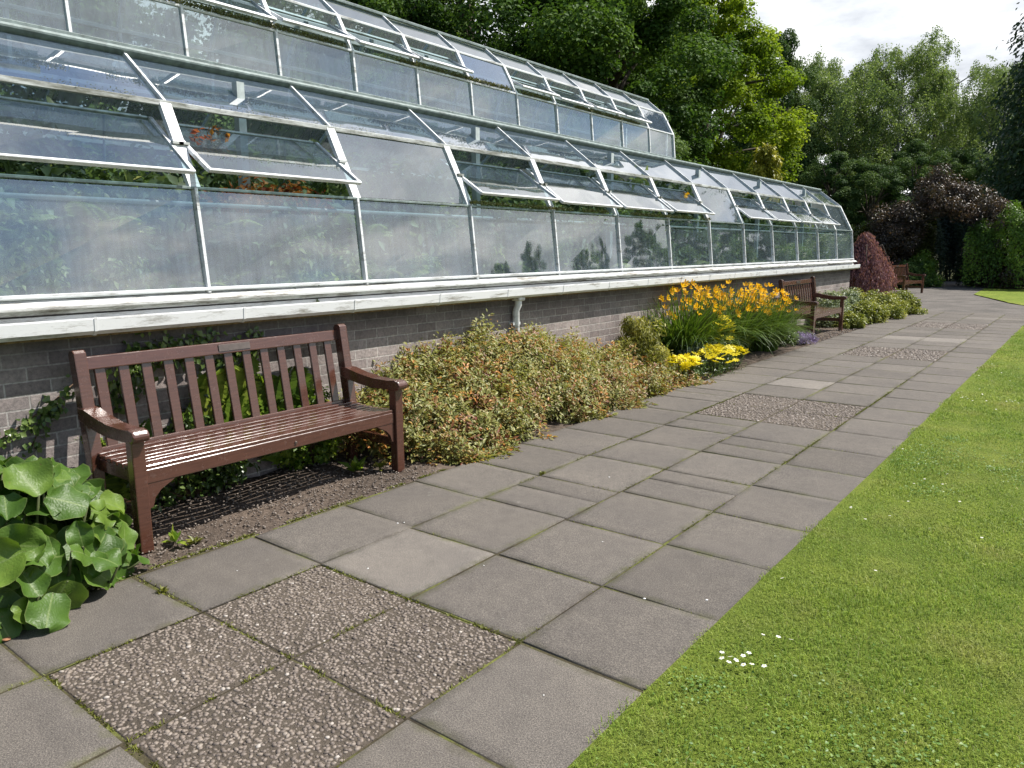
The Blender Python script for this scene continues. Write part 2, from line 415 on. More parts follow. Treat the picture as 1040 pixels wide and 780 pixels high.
M['yellow'] = leafmat('yellow_petal', [(0, (.70, .52, .01)), (.6, (.80, .66, .02)), (1, (.85, .76, .06))], .3, .3, .5, 1.05)
M['silver'] = leafmat('silver_leaf', [(0, (0.143, 0.195, 0.156)), (1, (0.390, 0.468, 0.390))], .2)
M['greyshrub'] = leafmat('grey_green_leaf', [(0, (0.107, 0.143, 0.083)), (.5, (0.214, 0.256, 0.149)), (1, (0.369, 0.405, 0.262))], .25)
M['lime'] = leafmat('lime_shrub_leaf', [(0, (0.107, 0.136, 0.019)), (.5, (0.220, 0.243, 0.042)), (1, (0.369, 0.362, 0.089))], .3)
M['lavender'] = leafmat('lavender_flower', [(0, (0.144, 0.120, 0.192)), (.6, (0.264, 0.192, 0.408)), (1, (0.408, 0.324, 0.576))], .2)
M['inner'] = leafmat('glasshouse_leaf', [(0, (.09, .13, .06)), (.5, (.24, .30, .13)), (.9, (.46, .52, .25)), (1, (.60, .56, .32))], .4)
M['innerdark'] = leafmat('tropical_leaf', [(0, (.06, .09, .045)), (.5, (.15, .20, .09)), (1, (.34, .40, .18))], .35)
M['redleaf'] = leafmat('russet_leaf', [(0, (.14, .03, .015)), (.5, (.30, .075, .025)), (1, (.45, .20, .05))], .35)
M['moss'] = leafmat('moss', [(0, (.05, .045, .015)), (.5, (.11, .12, .028)), (1, (.22, .22, .07))], .15)
M['berg'] = bergmat()
M['petal'] = plain('white_petal', (.82, .82, .80), .6, .3, 0, .05)
M['daisy'] = leafmat('daisy_flower', [(0, (.8, .8, .78)), (.55, (.8, .8, .76)), (.75, (.7, .5, .03)), (1, (.7, .45, .02))], .2)
M['dry'] = plain('dry_leaf', (.34, .17, .09), .8, .2, 0, .3)

# ------------------------------------------------------------------ foliage helpers
def unit(a): return a / np.maximum(np.linalg.norm(a, axis=-1, keepdims=True), 1e-9)

def rdir(n, rng=RNG):
    return unit(rng.normal(size=(n, 3)))

def leaves(name, P, axis, nrm, L, W, tint, fold=.18, droop=.12):
    """one folded kite (two triangles) per leaf"""
    n = len(P)
    axis = unit(axis); side = unit(np.cross(axis, nrm)); nn = np.cross(side, axis)
    L = np.broadcast_to(L, (n,))[:, None]; W = np.broadcast_to(W, (n,))[:, None]
    mid = P + axis * L * .45
    V = np.stack([P, mid + side * W * .5 + nn * W * fold, P + axis * L - nn * L * droop, mid - side * W * .5 + nn * W * fold], 1).reshape(-1, 3)
    i = np.arange(n)[:, None] * 4
    F = np.concatenate([i + [0, 1, 2], i + [0, 2, 3]], 1).reshape(-1, 3)
    return npmesh(name, V, F, np.repeat(np.clip(tint, 0, 1), 4))

def clump_leaves(centres, radii, per, rng, flat=1.0, inner=.45, up=.5, droop=.3, tintv=.3, cl_tint=None):
    """sample leaves on the shells of many small clumps; returns P, axis, normal, tint"""
    k = len(centres)
    idx = rng.integers(0, k, per * k) if not isinstance(per, np.ndarray) else np.repeat(np.arange(k), per)
    n = len(idx)
    d = rdir(n, rng)
    rr = inner + (1 - inner) * rng.random(n) ** .6
    rad = np.asarray(radii)
    rad = rad[idx] if rad.ndim == 1 else rad[idx]
    off = d * rr[:, None] * (rad[:, None] if rad.ndim == 1 else rad)
    off[:, 2] *= flat
    P = np.asarray(centres)[idx] + off
    nrm = unit(d + rng.normal(size=(n, 3)) * .55 + np.array([0, 0, up]))
    ax = unit(np.cross(nrm, rdir(n, rng)) + d * .35 - np.array([0, 0, droop]))
    ct = (rng.random(k) if cl_tint is None else np.asarray(cl_tint))[idx]
    t = np.clip(.5 + (ct - .5) * .7 + rng.normal(size=n) * tintv * .6, 0, 1)
    return P, ax, nrm, t

def tubes(name, segs, mat, parent, n=6):
    mb = MB()
    for pts, rads in segs: mb.tube(pts, rads, n, caps=True)
    return mb.build(name, mat, parent)

def broad_tree(name, h, rad, seed, leafm, bark, nclump=110, per=330, leaf=.15, bottom=.18, shape=1.0, clump=.17, hollow=.55, droop=.3, taper=.0, lobe=.22):
    """trunk with limbs and a clumpy crown; returns the root empty (at the origin)"""
    rng = np.random.default_rng(seed)
    root = empty(name)
    zc = h * (bottom + 1) / 2; rz = h * (1 - bottom) / 2
    # clump centres in the crown envelope
    C = []; Rr = []
    while len(C) < nclump:
        d = rdir(1, rng)[0]; q = hollow + (1 - hollow) * rng.random() ** .5
        p = d * q
        w = 1.0 - taper * max(0, p[2])
        lob = 1 + lobe * math.sin(3 * math.atan2(d[1], d[0]) + seed) * math.cos(2.3 * d[2] + seed * 1.7)
        c = np.array([p[0] * rad * w * lob, p[1] * rad * w * lob, zc + p[2] * rz * shape])
        C.append(c); Rr.append(rad * clump * (.65 + .8 * rng.random()))
    C = np.array(C); Rr = np.array(Rr)
    P, ax, nrm, t = clump_leaves(C, Rr, per, rng, .75, .35, .6, droop)
    n = len(P)
    sz = leaf * (.7 + .6 * rng.random(n))
    me = leaves('crown', P, ax, nrm, sz, sz * .8, t)
    segs = [([(0, 0, -.1), (.02 * h * .1, .01, h * .25), (0, .015 * h, h * .55), (.01 * h, 0, h * .85)], [rad * .085, rad * .065, rad * .045, .03])]
    pick = rng.choice(nclump, min(26, nclump), replace=False)
    for i in pick:
        c = C[i]; z0 = h * (.18 + .45 * rng.random()); z0 = min(z0, max(c[2] - .2, h * .15))
        m_ = np.array([c[0] * .5, c[1] * .5, z0 + (c[2] - z0) * .62])
        segs.append(([(0, 0, z0), tuple(m_), tuple(c)], [rad * .032, rad * .02, rad * .006]))
    tubes('trunk', segs, bark, root)
    link('crown', me, leafm, root)
    return root

def birch_tree(name, h, rad, seed, leafm, bark, nstr=520, per=46, leaf=.13):
    """open crown of upswept limbs with hanging strings of small leaves"""
    rng = np.random.default_rng(seed)
    root = empty(name)
    segs = [([(0, 0, -.1), (.1, .05, h * .35), (-.08, .1, h * .7), (.05, 0, h * .97)], [.16, .13, .08, .02])]
    Ps = []; Ts = []
    nl = 34; limbs = []
    for i in range(nl):
        f = .22 + .74 * i / nl
        a = rng.random() * 6.283; L = rad * (1.15 - .85 * abs(f - .45)) * (.6 + .5 * rng.random())
        b = np.array([0, 0, h * f]); e = b + np.array([math.cos(a) * L, math.sin(a) * L, L * (.75 + .35 * rng.random())])
        e[2] = min(e[2], h * 1.0)
        m_ = (b + e) / 2 + np.array([0, 0, .12 * L])
        limbs.append((b, m_, e)); segs.append(([tuple(b), tuple(m_), tuple(e)], [.05, .03, .01]))
    for s in range(nstr):
        b, m_, e = limbs[rng.integers(nl)]
        t = .3 + .75 * rng.random()
        p0 = (1 - t) ** 2 * b + 2 * t * (1 - t) * m_ + t * t * e + rng.normal(size=3) * .28
        Ls = .6 + 1.4 * rng.random(); k = per
        u = rng.random(k)
        q = p0 + np.stack([u * rng.normal() * .3, u * rng.normal() * .3, -u * Ls + .25], 1) + rng.normal(size=(k, 3)) * np.array([.11, .11, .07])
        Ps.append(q); Ts.append(np.full(k, rng.random()))
    P = np.concatenate(Ps); t = np.concatenate(Ts); n = len(P)
    nrm = unit(rdir(n, rng) + np.array([0, 0, .35])); ax = unit(np.cross(nrm, rdir(n, rng)) - np.array([0, 0, .8]))
    sz = leaf * (.7 + .6 * rng.random(n))
    tubes('trunk', segs, bark, root)
    link('crown', leaves('crown', P, ax, nrm, sz, sz * .7, .5 + (t - .5) * .6 + rng.normal(size=n) * .2), leafm, root)
    return root

def conifer(name, h, rad, seed, leafm, bark, tiers=60, per=520, leaf=.2):
    rng = np.random.default_rng(seed)
    root = empty(name)
    segs = [([(0, 0, -.1), (0, 0, h * .5), (0, 0, h * .98)], [rad * .09, rad * .06, .02])]
    Ps = []; Ax = []; Ts = []
    for i in range(tiers * 5):
        f = .04 + .94 * rng.random() ** 1.05
        a = rng.random() * 6.283; L = rad * (1 - f) ** .75 * (.65 + .55 * rng.random()) + .12
        u = rng.random(per // 5) ** .7
        droop = .42 * u ** 2 * L
        dirv = np.array([math.cos(a), math.sin(a), 0])
        q = np.array([0, 0, h * f]) + dirv * (u * L)[:, None] + np.array([0, 0, 1.0]) * (.12 * u * L - droop)[:, None]
        q = q + rng.normal(size=q.shape) * np.array([.2, .2, .1]) * (.4 + .6 * u[:, None]) * min(1, rad / 2.5)
        q[:, 2] -= rng.random(len(q)) ** 2 * .5 * min(1, rad / 2.5)
        Ps.append(q); Ax.append(np.tile(dirv * .6 + np.array([0, 0, -.7]), (len(q), 1))); Ts.append(np.full(len(q), rng.random()))
        if i % 9 == 0: segs.append(([(0, 0, h * f), tuple(np.array([0, 0, h * f - .1 * L]) + dirv * L * .8)], [.04, .01]))
    P = np.concatenate(Ps); ax = np.concatenate(Ax) + rng.normal(size=P.shape) * .45; t = np.concatenate(Ts); n = len(P)
    nrm = unit(rdir(n, rng) + np.array([0, 0, .5]))
    sz = leaf * (.6 + .8 * rng.random(n))
    tubes('trunk', segs, bark, root)
    link('crown', leaves('crown', P, ax, nrm, sz, sz * .42, .5 + (t - .5) * .5 + rng.normal(size=n) * .2), leafm, root)
    return root

def shrub(name, label, cat, loc, rad, leafm, n=5000, nclump=40, leaf=.05, ratio=.55, seed=1, stemm=None, clump=.3, up=.5, droop=.15, group=None, inner=.35, shell=.45, tmin=0.0):
    """rounded shrub; rad = (rx, ry, height)"""
    rng = np.random.default_rng(seed)
    root = empty(name, loc)
    tag(root, label, cat, group)
    d = rdir(nclump, rng); d[:, 2] = np.abs(d[:, 2])
    q = shell + (1 - shell) * rng.random(nclump) ** .5
    C = d * q[:, None] * np.array([rad[0], rad[1], rad[2] * .88]) * .86
    C[:, 2] += rad[2] * .04
    rr = clump * (rad[0] + rad[1] + rad[2]) / 3 * (.6 + .7 * rng.random(nclump))
    P, ax, nrm, t = clump_leaves(C, rr, max(1, n // nclump), rng, .9, inner, up, droop)
    keep = P[:, 2] > .005
    P, ax, nrm, t = P[keep], ax[keep], nrm[keep], t[keep]
    sz = leaf * (.65 + .7 * rng.random(len(P)))
    segs = []
    for i in range(0, nclump, 3):
        c = C[i]
        segs.append(([(c[0] * .12, c[1] * .12, -.03), (c[0] * .5, c[1] * .5, c[2] * .6), tuple(c)], [.012, .008, .003]))
    tubes('stem', segs, stemm or M['redstem'], root, 5)
    link('foliage', leaves('foliage', P, ax, nrm, sz, sz * ratio, np.maximum(t, tmin)), leafm, root)
    return root

def fern_mesh(name, nfr, L, seed, spread=.75, pin=.17, leafw=.32):
    rng = np.random.default_rng(seed)
    Ps = []; Ax = []; Nr = []; Ls = []; T = []
    segs = []
    for k in range(nfr):
        a = 6.283 * (k + rng.random() * .7) / nfr; l = L * (.65 + .5 * rng.random()); e = .55 + .75 * rng.random()
        dh = np.array([math.cos(a), math.sin(a), 0])
        s = np.linspace(0, 1, 26)
        hz = l * spread * (s * math.cos(e) + .35 * s ** 2); vz = l * (s * math.sin(e) * 1.15 - .55 * s ** 2.2)
        C = dh * hz[:, None] + np.array([0, 0, 1]) * vz[:, None]
        tv = np.gradient(C, axis=0); tv = unit(tv)
        side = unit(np.cross(tv, np.array([0, 0, 1.0])))
        nn = np.cross(side, tv)
        segs.append(([tuple(C[i]) for i in (0, 8, 16, 25)], [.004, .003, .002, .001]))
        w = pin * l * np.sin(np.clip(s * 1.05 + .05, 0, 1) * math.pi) ** .7 * (1.25 - .5 * s)
        tt = rng.random()
        for sg in (-1, 1):
            Ps.append(C[2:]); Ax.append(side[2:] * sg + tv[2:] * .45 - np.array([0, 0, .15])); Nr.append(nn[2:] + rng.normal(size=(24, 3)) * .15)
            Ls.append(w[2:] * 1.3 + .008); T.append(np.full(24, tt) + rng.normal(size=24) * .1)
    P = np.concatenate(Ps); Lh = np.concatenate(Ls)
    me = leaves(name, P, np.concatenate(Ax), np.concatenate(Nr), Lh, np.maximum(Lh * leafw, .007), np.clip(np.concatenate(T), 0, 1), .05, .2)
    return me, segs

def fern(name, label, cat, loc, nfr, L, seed, mat, group=None, zs=1.0, xs=1.0, **kw):
    root = empty(name, loc); tag(root, label, cat, group)
    me, segs = fern_mesh('frond', nfr, L, seed, **kw)
    root.scale = (xs, 1, zs)
    link('fronds', me, mat, root)
    tubes('stem', segs, M['stem'], root, 4)
    return root

def strips(name, base, az, L, W, rise, arch, tint, seg=6):
    """strap-like arching leaves, vectorised. rise: initial angle from horizontal"""
    n = len(base)
    s = np.linspace(0, 1, seg + 1)[None, :]
    dh = np.stack([np.cos(az), np.sin(az), np.zeros(n)], 1)
    ang = rise[:, None] - arch[:, None] * s * 1.0
    # integrate
    step = (L / seg)[:, None]
    hx = np.cumsum(np.cos(ang) * step, 1) - np.cos(ang) * step
    vz = np.cumsum(np.sin(ang) * step, 1) - np.sin(ang) * step
    C = base[:, None, :] + dh[:, None, :] * hx[..., None] + np.array([0, 0, 1.0]) * vz[..., None]
    side = np.stack([-np.sin(az), np.cos(az), np.zeros(n)], 1)[:, None, :]
    w = W[:, None] * np.sqrt(np.clip(1 - s, 0.0, 1)) * .5
    A = C + side * w[..., None] + np.array([0, 0, .35]) * w[..., None]; B = C - side * w[..., None] + np.array([0, 0, .35]) * w[..., None]
    V = np.stack([A, C, B], 2).reshape(-1, 3)
    k = (seg + 1) * 3
    q = np.arange(seg)[:, None] * 3
    f = np.concatenate([q + [0, 1, 4, 3], q + [1, 2, 5, 4]], 0)
    F = (np.arange(n)[:, None, None] * k + f[None]).reshape(-1, 4)
    return npmesh(name, V, F, np.repeat(np.clip(tint, 0, 1), k), smooth=True)

# ------------------------------------------------------------------ camera, world, sun
F_PX, PITCH, ROLL, YAW, CAMH = 763.1, 0.174905, -0.0068, 0.660802, 1.4872
cy, sy, cp, sp = math.cos(YAW), math.sin(YAW), math.cos(PITCH), math.sin(PITCH)
fw = Vector((-sy * cp, cy * cp, -sp)); rt = Vector((cy, sy, 0)); up = rt.cross(fw)
r2 = rt * math.cos(ROLL) + up * math.sin(ROLL); u2 = up * math.cos(ROLL) - rt * math.sin(ROLL)
cam = bpy.data.cameras.new('camera'); cam.sensor_width = 36; cam.lens = F_PX / 1040 * 36; cam.clip_end = 2000; cam.clip_start = .05
co = bpy.data.objects.new('camera', cam); COL.objects.link(co)
co.matrix_world = Matrix.Translation((0, 0, CAMH)) @ Matrix((r2, u2, -fw)).transposed().to_4x4()
SC.camera = co

SUN_EL = R(56); SUN_AZ = (0.67, 0.742)
W = bpy.data.worlds.new('World'); SC.world = W; W.use_nodes = True
nt = W.node_tree; nt.nodes.clear()
sky = N(nt, 'ShaderNodeTexSky', sky_type='NISHITA', sun_disc=False, sun_elevation=SUN_EL, sun_rotation=math.atan2(SUN_AZ[0], SUN_AZ[1]))
sky.altitude = 60; sky.air_density = 1.0; sky.dust_density = .8; sky.ozone_density = 1.2
dirn = N(nt, 'ShaderNodeTexCoord').outputs['Generated']
sx = N(nt, 'ShaderNodeSeparateXYZ'); nt.links.new(dirn, sx.inputs[0])
zz = N(nt, 'ShaderNodeMath', operation='MAXIMUM'); nt.links.new(sx.outputs[2], zz.inputs[0]); zz.inputs[1].default_value = 0.0
za = N(nt, 'ShaderNodeMath', operation='ADD'); nt.links.new(zz.outputs[0], za.inputs[0]); za.inputs[1].default_value = .22
dv = [N(nt, 'ShaderNodeMath', operation='DIVIDE') for _ in range(2)]
for k in range(2):
    nt.links.new(sx.outputs[k], dv[k].inputs[0]); nt.links.new(za.outputs[0], dv[k].inputs[1])
cx = N(nt, 'ShaderNodeCombineXYZ'); nt.links.new(dv[0].outputs[0], cx.inputs[0]); nt.links.new(dv[1].outputs[0], cx.inputs[1])
cx.inputs[2].default_value = 3.1
n1 = noise(nt, cx.outputs[0], .95, 8, .58); n2 = noise(nt, cx.outputs[0], 2.3, 8, .6)
# cloudier towards +Y (ahead), bluer overhead and behind
yb = N(nt, 'ShaderNodeMath', operation='MULTIPLY_ADD'); nt.links.new(sx.outputs[1], yb.inputs[0]); yb.inputs[1].default_value = .16; nt.links.new(n1, yb.inputs[2])
cov = ramp(nt, yb.outputs[0], [(.47, (0, 0, 0)), (.60, (1, 1, 1))])
ccol = ramp(nt, n2, [(.36, (4.8, 5.1, 5.6)), (.5, (7.2, 7.5, 7.9)), (.62, (11.5, 11.5, 11.4))])
skc = mixc(nt, cov, sky.outputs[0], ccol)
bg = N(nt, 'ShaderNodeBackground'); bg.inputs['Strength'].default_value = .092
nt.links.new(skc, bg.inputs[0])
wo = N(nt, 'ShaderNodeOutputWorld'); nt.links.new(bg.outputs[0], wo.inputs[0])

sl = bpy.data.lights.new('sun', 'SUN'); sl.energy = 5.0; sl.angle = R(.5); sl.color = (1, .955, .89)
so = bpy.data.objects.new('sun', sl); COL.objects.link(so)
sd = Vector((SUN_AZ[0] * math.cos(SUN_EL), SUN_AZ[1] * math.cos(SUN_EL), math.sin(SUN_EL)))
so.rotation_euler = sd.to_track_quat('Z', 'Y').to_euler()

SC.render.engine = 'CYCLES'
SC.view_settings.view_transform = 'Standard'; SC.view_settings.look = 'None'; SC.view_settings.exposure = 0.58; SC.view_settings.gamma = 1
SC.view_settings.use_curve_mapping = False
SC.cycles.max_bounces = 10; SC.cycles.transparent_max_bounces = 24; SC.cycles.diffuse_bounces = 3; SC.cycles.glossy_bounces = 4
SC.cycles.caustics_reflective = False; SC.cycles.caustics_refractive = False
SC.cycles.use_denoising = True
SC.cycles.sample_clamp_indirect = 6

# ------------------------------------------------------------------ ground, path, lawn
WALLX = -4.46
mb = MB(); mb.sheet([(-300, -300, -.06), (300, -300, -.06), (300, 300, -.06), (-300, 300, -.06)])
tag(mb.build('ground', M['ground']), kind='structure')

def gridsheet(name, x0, x1, y0, y1, nx, ny, zf, mat, bound=None):
    X, Y = np.meshgrid(np.linspace(x0, x1, nx), np.linspace(y0, y1, ny))
    if bound: X = bound(X, Y)
    Z = zf(X, Y)
    V = np.stack([X, Y, Z], -1).reshape(-1, 3)
    i = (np.arange(ny - 1)[:, None] * nx + np.arange(nx - 1)[None, :]).ravel()
    F = np.stack([i, i + 1, i + nx + 1, i + nx], 1)
    o = link(name, npmesh(name, V, F, None, True), mat)
    return tag(o, kind='structure')

def wob(x, y, s=1.0):
    return np.sin(x * 3.1 * s + 1.3) * np.sin(y * 2.3 * s + .7) + .6 * np.sin(x * 7.7 * s + y * 5.1 * s) + .4 * np.sin(x * 13 * s - y * 11 * s + 2)

gridsheet('bed_soil', WALLX, -3.36, -4, 20.2, 40, 480, lambda x, y: -.018 + .008 * wob(x, y, 2) + np.where(y > 3.6, .02, 0) * np.clip((-3.5 - x) * 3, 0, 1), M['soil'])
mbj = MB()
for xa, xb, ya_, yb_ in [(-3.45, -2.852, -4, 20.4), (-1.632, -1.02, -4, 20.4)] + [(-2.852, -1.632, .92 + .611 * a, .92 + .611 * b) for a, b in ((-8, 0), (2, 9), (11, 17), (19, 25), (27, 31.88))]:
    mbj.sheet([(xa, ya_, -.0050), (xb, ya_, -.0050), (xb, yb_, -.0050), (xa, yb_, -.0050)])
tag(mbj.build('joint_filling', M['joint']), kind='structure')
gridsheet('joint_bed', -2.852, -1.632, .9, 17.5, 3, 12, lambda x, y: x * 0 - .0080, M['joint'])
gridsheet('lawn', -1.085, 26, -8, 18.6, 90, 90, lambda x, y: .004 * wob(x, y, .5) + .004, M['lawn'])

# paving slabs: one mesh for the surface of the path, laid course by course
GS = .611; Y0 = .92
colx = [-3.43, -2.852, -2.242, -1.632, -1.06]
PANEL_ROWS = {0, 1, 9, 10, 17, 18, 25, 26}
pale = {(1, 12): .97, (0, 11): .8, (0, 12): .78, (2, 12): .7, (1, 21): .95, (2, 21): .98, (0, 24): .7, (3, 22): .75, (1, 20): .7, (2, 15): .75}
V = []; Fq = []; T = []; ED = []
rng = np.random.default_rng(5)
def slab(x0, x1, y0, y1, t):
    zc = min(.002, max(-.001, rng.normal() * .0011)); tx, ty = np.clip(rng.normal(size=2) * .0018, -.003, .003); b = .0045
    xm, ym = (x0 + x1) / 2, (y0 + y1) / 2
    z = lambda x, y: zc + (x - xm) * tx + (y - ym) * ty
    base = len(V)
    ring = [(x0, y0), (x1, y0), (x1, y1), (x0, y1)]
    jit = rng.normal(size=(4, 2)) * .004
    for (x, y), j in zip(ring, jit): V.append((x + j[0], y + j[1], -.05))
    for (x, y), j in zip(ring, jit): V.append((x + j[0], y + j[1], z(x, y) - b * .8))
    for (x, y), j in zip(ring, jit):
        V.append((x + j[0] + b * (1 if x == x0 else -1), y + j[1] + b * (1 if y == y0 else -1), z(x, y)))
    q = .065
    for (x, y), j in zip(ring, jit): V.append((x + q * (1 if x == x0 else -1), y + q * (1 if y == y0 else -1), z(x, y)))
    for k in range(4):
        k2 = (k + 1) % 4
        Fq.append((base + k, base + k2, base + 4 + k2, base + 4 + k)); Fq.append((base + 4 + k, base + 4 + k2, base + 8 + k2, base + 8 + k))
        Fq.append((base + 8 + k, base + 8 + k2, base + 12 + k2, base + 12 + k))
    Fq.append((base + 12, base + 13, base + 14, base + 15)); T.extend([t] * 16); ED.extend([1.0] * 12 + [0.0] * 4)
coljit = [rng.normal(size=40) * .012 for _ in range(4)]
half = {(1, 4), (2, 5), (0, 10), (2, 7), (1, 8)}
for c in range(4):
    x0, x1 = colx[c], colx[c + 1]
    for k in range(-6, 32):
        if c in (1, 2) and k in PANEL_ROWS: continue
        ya = Y0 + GS * k + coljit[c][k + 6]; yb = Y0 + GS * (k + 1) + coljit[c][k + 7]
        g = .006
        xa = x0
        if c == 0: xa = -3.43 - .09 * min(1, max(0, (k - 3) / 6)) + rng.normal() * .008
        t = pale.get((c, k), .5 + rng.normal() * .2)
        t = min(max(t, 0), 1)
        if (c, k) in half:
            ym = ya + GS * (.42 + .2 * rng.random())
            slab(xa + g, x1 - g, ya + g, ym - g * .5, t); slab(xa + g, x1 - g, ym + g * .5, yb - g, min(1, max(0, t + rng.normal() * .1)))
        else:
            slab(xa + g, x1 - g, ya + g, yb - g, t)
o = link('path', npmesh('path', V, Fq, T, False, ED), M['slab']); tag(o, kind='structure')

# exposed-pebble panels
ico = bmesh.new(); bmesh.ops.create_icosphere(ico, subdivisions=1, radius=1.0)
IV = np.array([v.co[:] for v in ico.verts]); IF = np.array([[v.index for v in f.verts] for f in ico.faces]); ico.free()
ico2 = bmesh.new(); bmesh.ops.create_icosphere(ico2, subdivisions=2, radius=1.0)
IV2 = np.array([v.co[:] for v in ico2.verts]); IF2 = np.array([[v.index for v in f.verts] for f in ico2.faces]); ico2.free()
def stones(name, C, size, tint, rng, flat=.5, tv=IV, tf=IF):
    n = len(C)
    yaw = rng.random(n) * 6.283; s = np.stack([size * (.8 + .5 * rng.random(n)), size * (.6 + .3 * rng.random(n)), size * flat * (.7 + .5 * rng.random(n))], 1)
    v = tv[None] * s[:, None, :]
    v = v * (1 + rng.normal(size=(n, len(tv), 1)) * .06)
    c, s_ = np.cos(yaw)[:, None], np.sin(yaw)[:, None]
    x = v[..., 0] * c - v[..., 1] * s_; y = v[..., 0] * s_ + v[..., 1] * c
    Vv = np.stack([x, y, v[..., 2]], -1) + C[:, None, :]
    F = (np.arange(n)[:, None, None] * len(tv) + tf[None]).reshape(-1, 3)
    return npmesh(name, Vv.reshape(-1, 3), F, np.repeat(tint, len(tv)), smooth=True)

def poisson(x0, x1, y0, y1, d, rng, dens=.92):
    """jittered hexagonal packing"""
    nx = int((x1 - x0) / d); ny = int((y1 - y0) / (d * .87))
    X, Y = np.meshgrid(np.arange(nx), np.arange(ny))
    X = X + .5 * (Y % 2)
    p = np.stack([x0 + (X.ravel() + .5) * (x1 - x0) / (nx + .5), y0 + (Y.ravel() + .5) * (y1 - y0) / ny], 1)
    p += rng.normal(size=p.shape) * d * .32
    ok = (p[:, 0] > x0 + d * .4) & (p[:, 0] < x1 - d * .4) & (p[:, 1] > y0 + d * .4) & (p[:, 1] < y1 - d * .4)
    return p[ok & (rng.random(len(p)) < dens)]

panels = []
for pi, k in enumerate((0, 9, 17, 25)):
    ya = Y0 + GS * (k) ; yb = Y0 + GS * (k + 2)
    rngp = np.random.default_rng(100 + pi)
    mb = MB()
    Cs = []
    xm = (colx[1] + colx[3]) / 2; ym = (ya + yb) / 2
    for (xa, xb) in ((colx[1] + .006, xm - .004), (xm + .004, colx[3] - .006)):
        for (y0_, y1_) in ((ya + .008, ym - .004), (ym + .004, yb - .008)):
            mb.box(((xa + xb) / 2, (y0_ + y1_) / 2, -.0245), (xb - xa, y1_ - y0_, .04), bev=.004)
            d = .0150 if pi == 0 else (.020 if pi == 1 else .03)
            q = poisson(xa, xb, y0_, y1_, d, rngp)
            Cs.append(np.concatenate([q, np.full((len(q), 1), -.0062)], 1))
    tag(mb.build('pebble_paving', M['matrix']), kind='structure')
    C = np.concatenate(Cs); C[:, 2] += rngp.normal(size=len(C)) * .0012
    tint = np.clip(rngp.beta(2.3, 2.6, len(C)) + (rngp.random(len(C)) < .035) * .45, 0, 1)
    o = link('pebbles', stones('pebbles', C, d * (.46 + .36 * rngp.random(len(C))), tint, rngp, .5), M['stone'])
    tag(o, ['close set brown and white pebbles in the nearest panel of the path', 'small brown pebbles in the second panel along the path',
            'pebbles in the third panel along the path level with the far brown bench', 'pebbles in the farthest panel before the lime green shrubs'][pi], 'pebbles', None, 'stuff')

cp_ = np.array([(-2.62, 2.24, .002), (-2.95, 2.75, .002), (-2.93, 2.78, .002), (-1.42, 2.75, .002), (-1.2, 2.9, .002), (-2.45, 4.2, .002), (-1.9, 3.2, .002), (-2.2, 2.6, .002), (-1.35, 1.9, .002), (-3.1, 1.85, .002)])
tag(link('litter', stones('litter', cp_, np.array([.006, .007, .005, .007, .008, .006, .004, .004, .004, .004]), np.ones(10), np.random.default_rng(2), .25), M['petal']), 'tiny white chips lying on the paving slabs', 'litter', None, 'stuff')

# loose gravel and soil crumbs under the bench
n = 3000
C = np.stack([-4.4 + .96 * rng.random(n) ** .8, .9 + 2.75 * rng.random(n), np.full(n, -.008)], 1)
C[:, 2] += .006 * rng.random(n)
o = link('gravel', stones('gravel', C, .0045 + .006 * rng.random(n) ** 2, np.clip(rng.beta(2, 2.6, n), 0, 1), rng, .7), M['stone'])
tag(o, 'loose brown gravel on the soil under the near bench', 'gravel', None, 'stuff')
n = 1500
C = np.stack([-4.4 + .9 * rng.random(n), 12.8 + 2.6 * rng.random(n), np.full(n, .0)], 1)
o = link('gravel', stones('gravel', C, .006 + .008 * rng.random(n), np.clip(rng.beta(2, 3, n), 0, 1), rng, .7), M['stone'])
tag(o, 'bare gravelly soil in front of the far brown bench', 'gravel', None, 'stuff')

# far end of the path: bends left to the dark arch, and right across the lawn
mb = MB()
mb.sheet([(-3.42, 20.42, -.008), (-1.06, 20.42, -.008), (-1.06, 18.6, -.008), (30, 18.6, -.008), (30, 22.4, -.008), (-1.1, 22.9, -.008), (-1.9, 24.6, -.008), (-3.2, 28.6, -.008), (-3.5, 40, -.008), (-6.2, 40, -.008), (-6.0, 31.5, -.008), (-5.8, 28, -.008), (-4.6, 24.0, -.008), (-3.6, 21.6, -.008)])
tag(mb.build('path', M['tarmac']), kind='structure')
gridsheet('far_lawn', 0, 1, 22.8, 33, 60, 40, lambda x, y: .012 + .008 * wob(x, y, .5), M['lawn'],
          bound=lambda X, Y: (-1.15 - np.interp(Y, [22.8, 24.6, 28.6, 33], [-.1, .75, 2.05, 2.2])) * (1 - X) + X * 26)

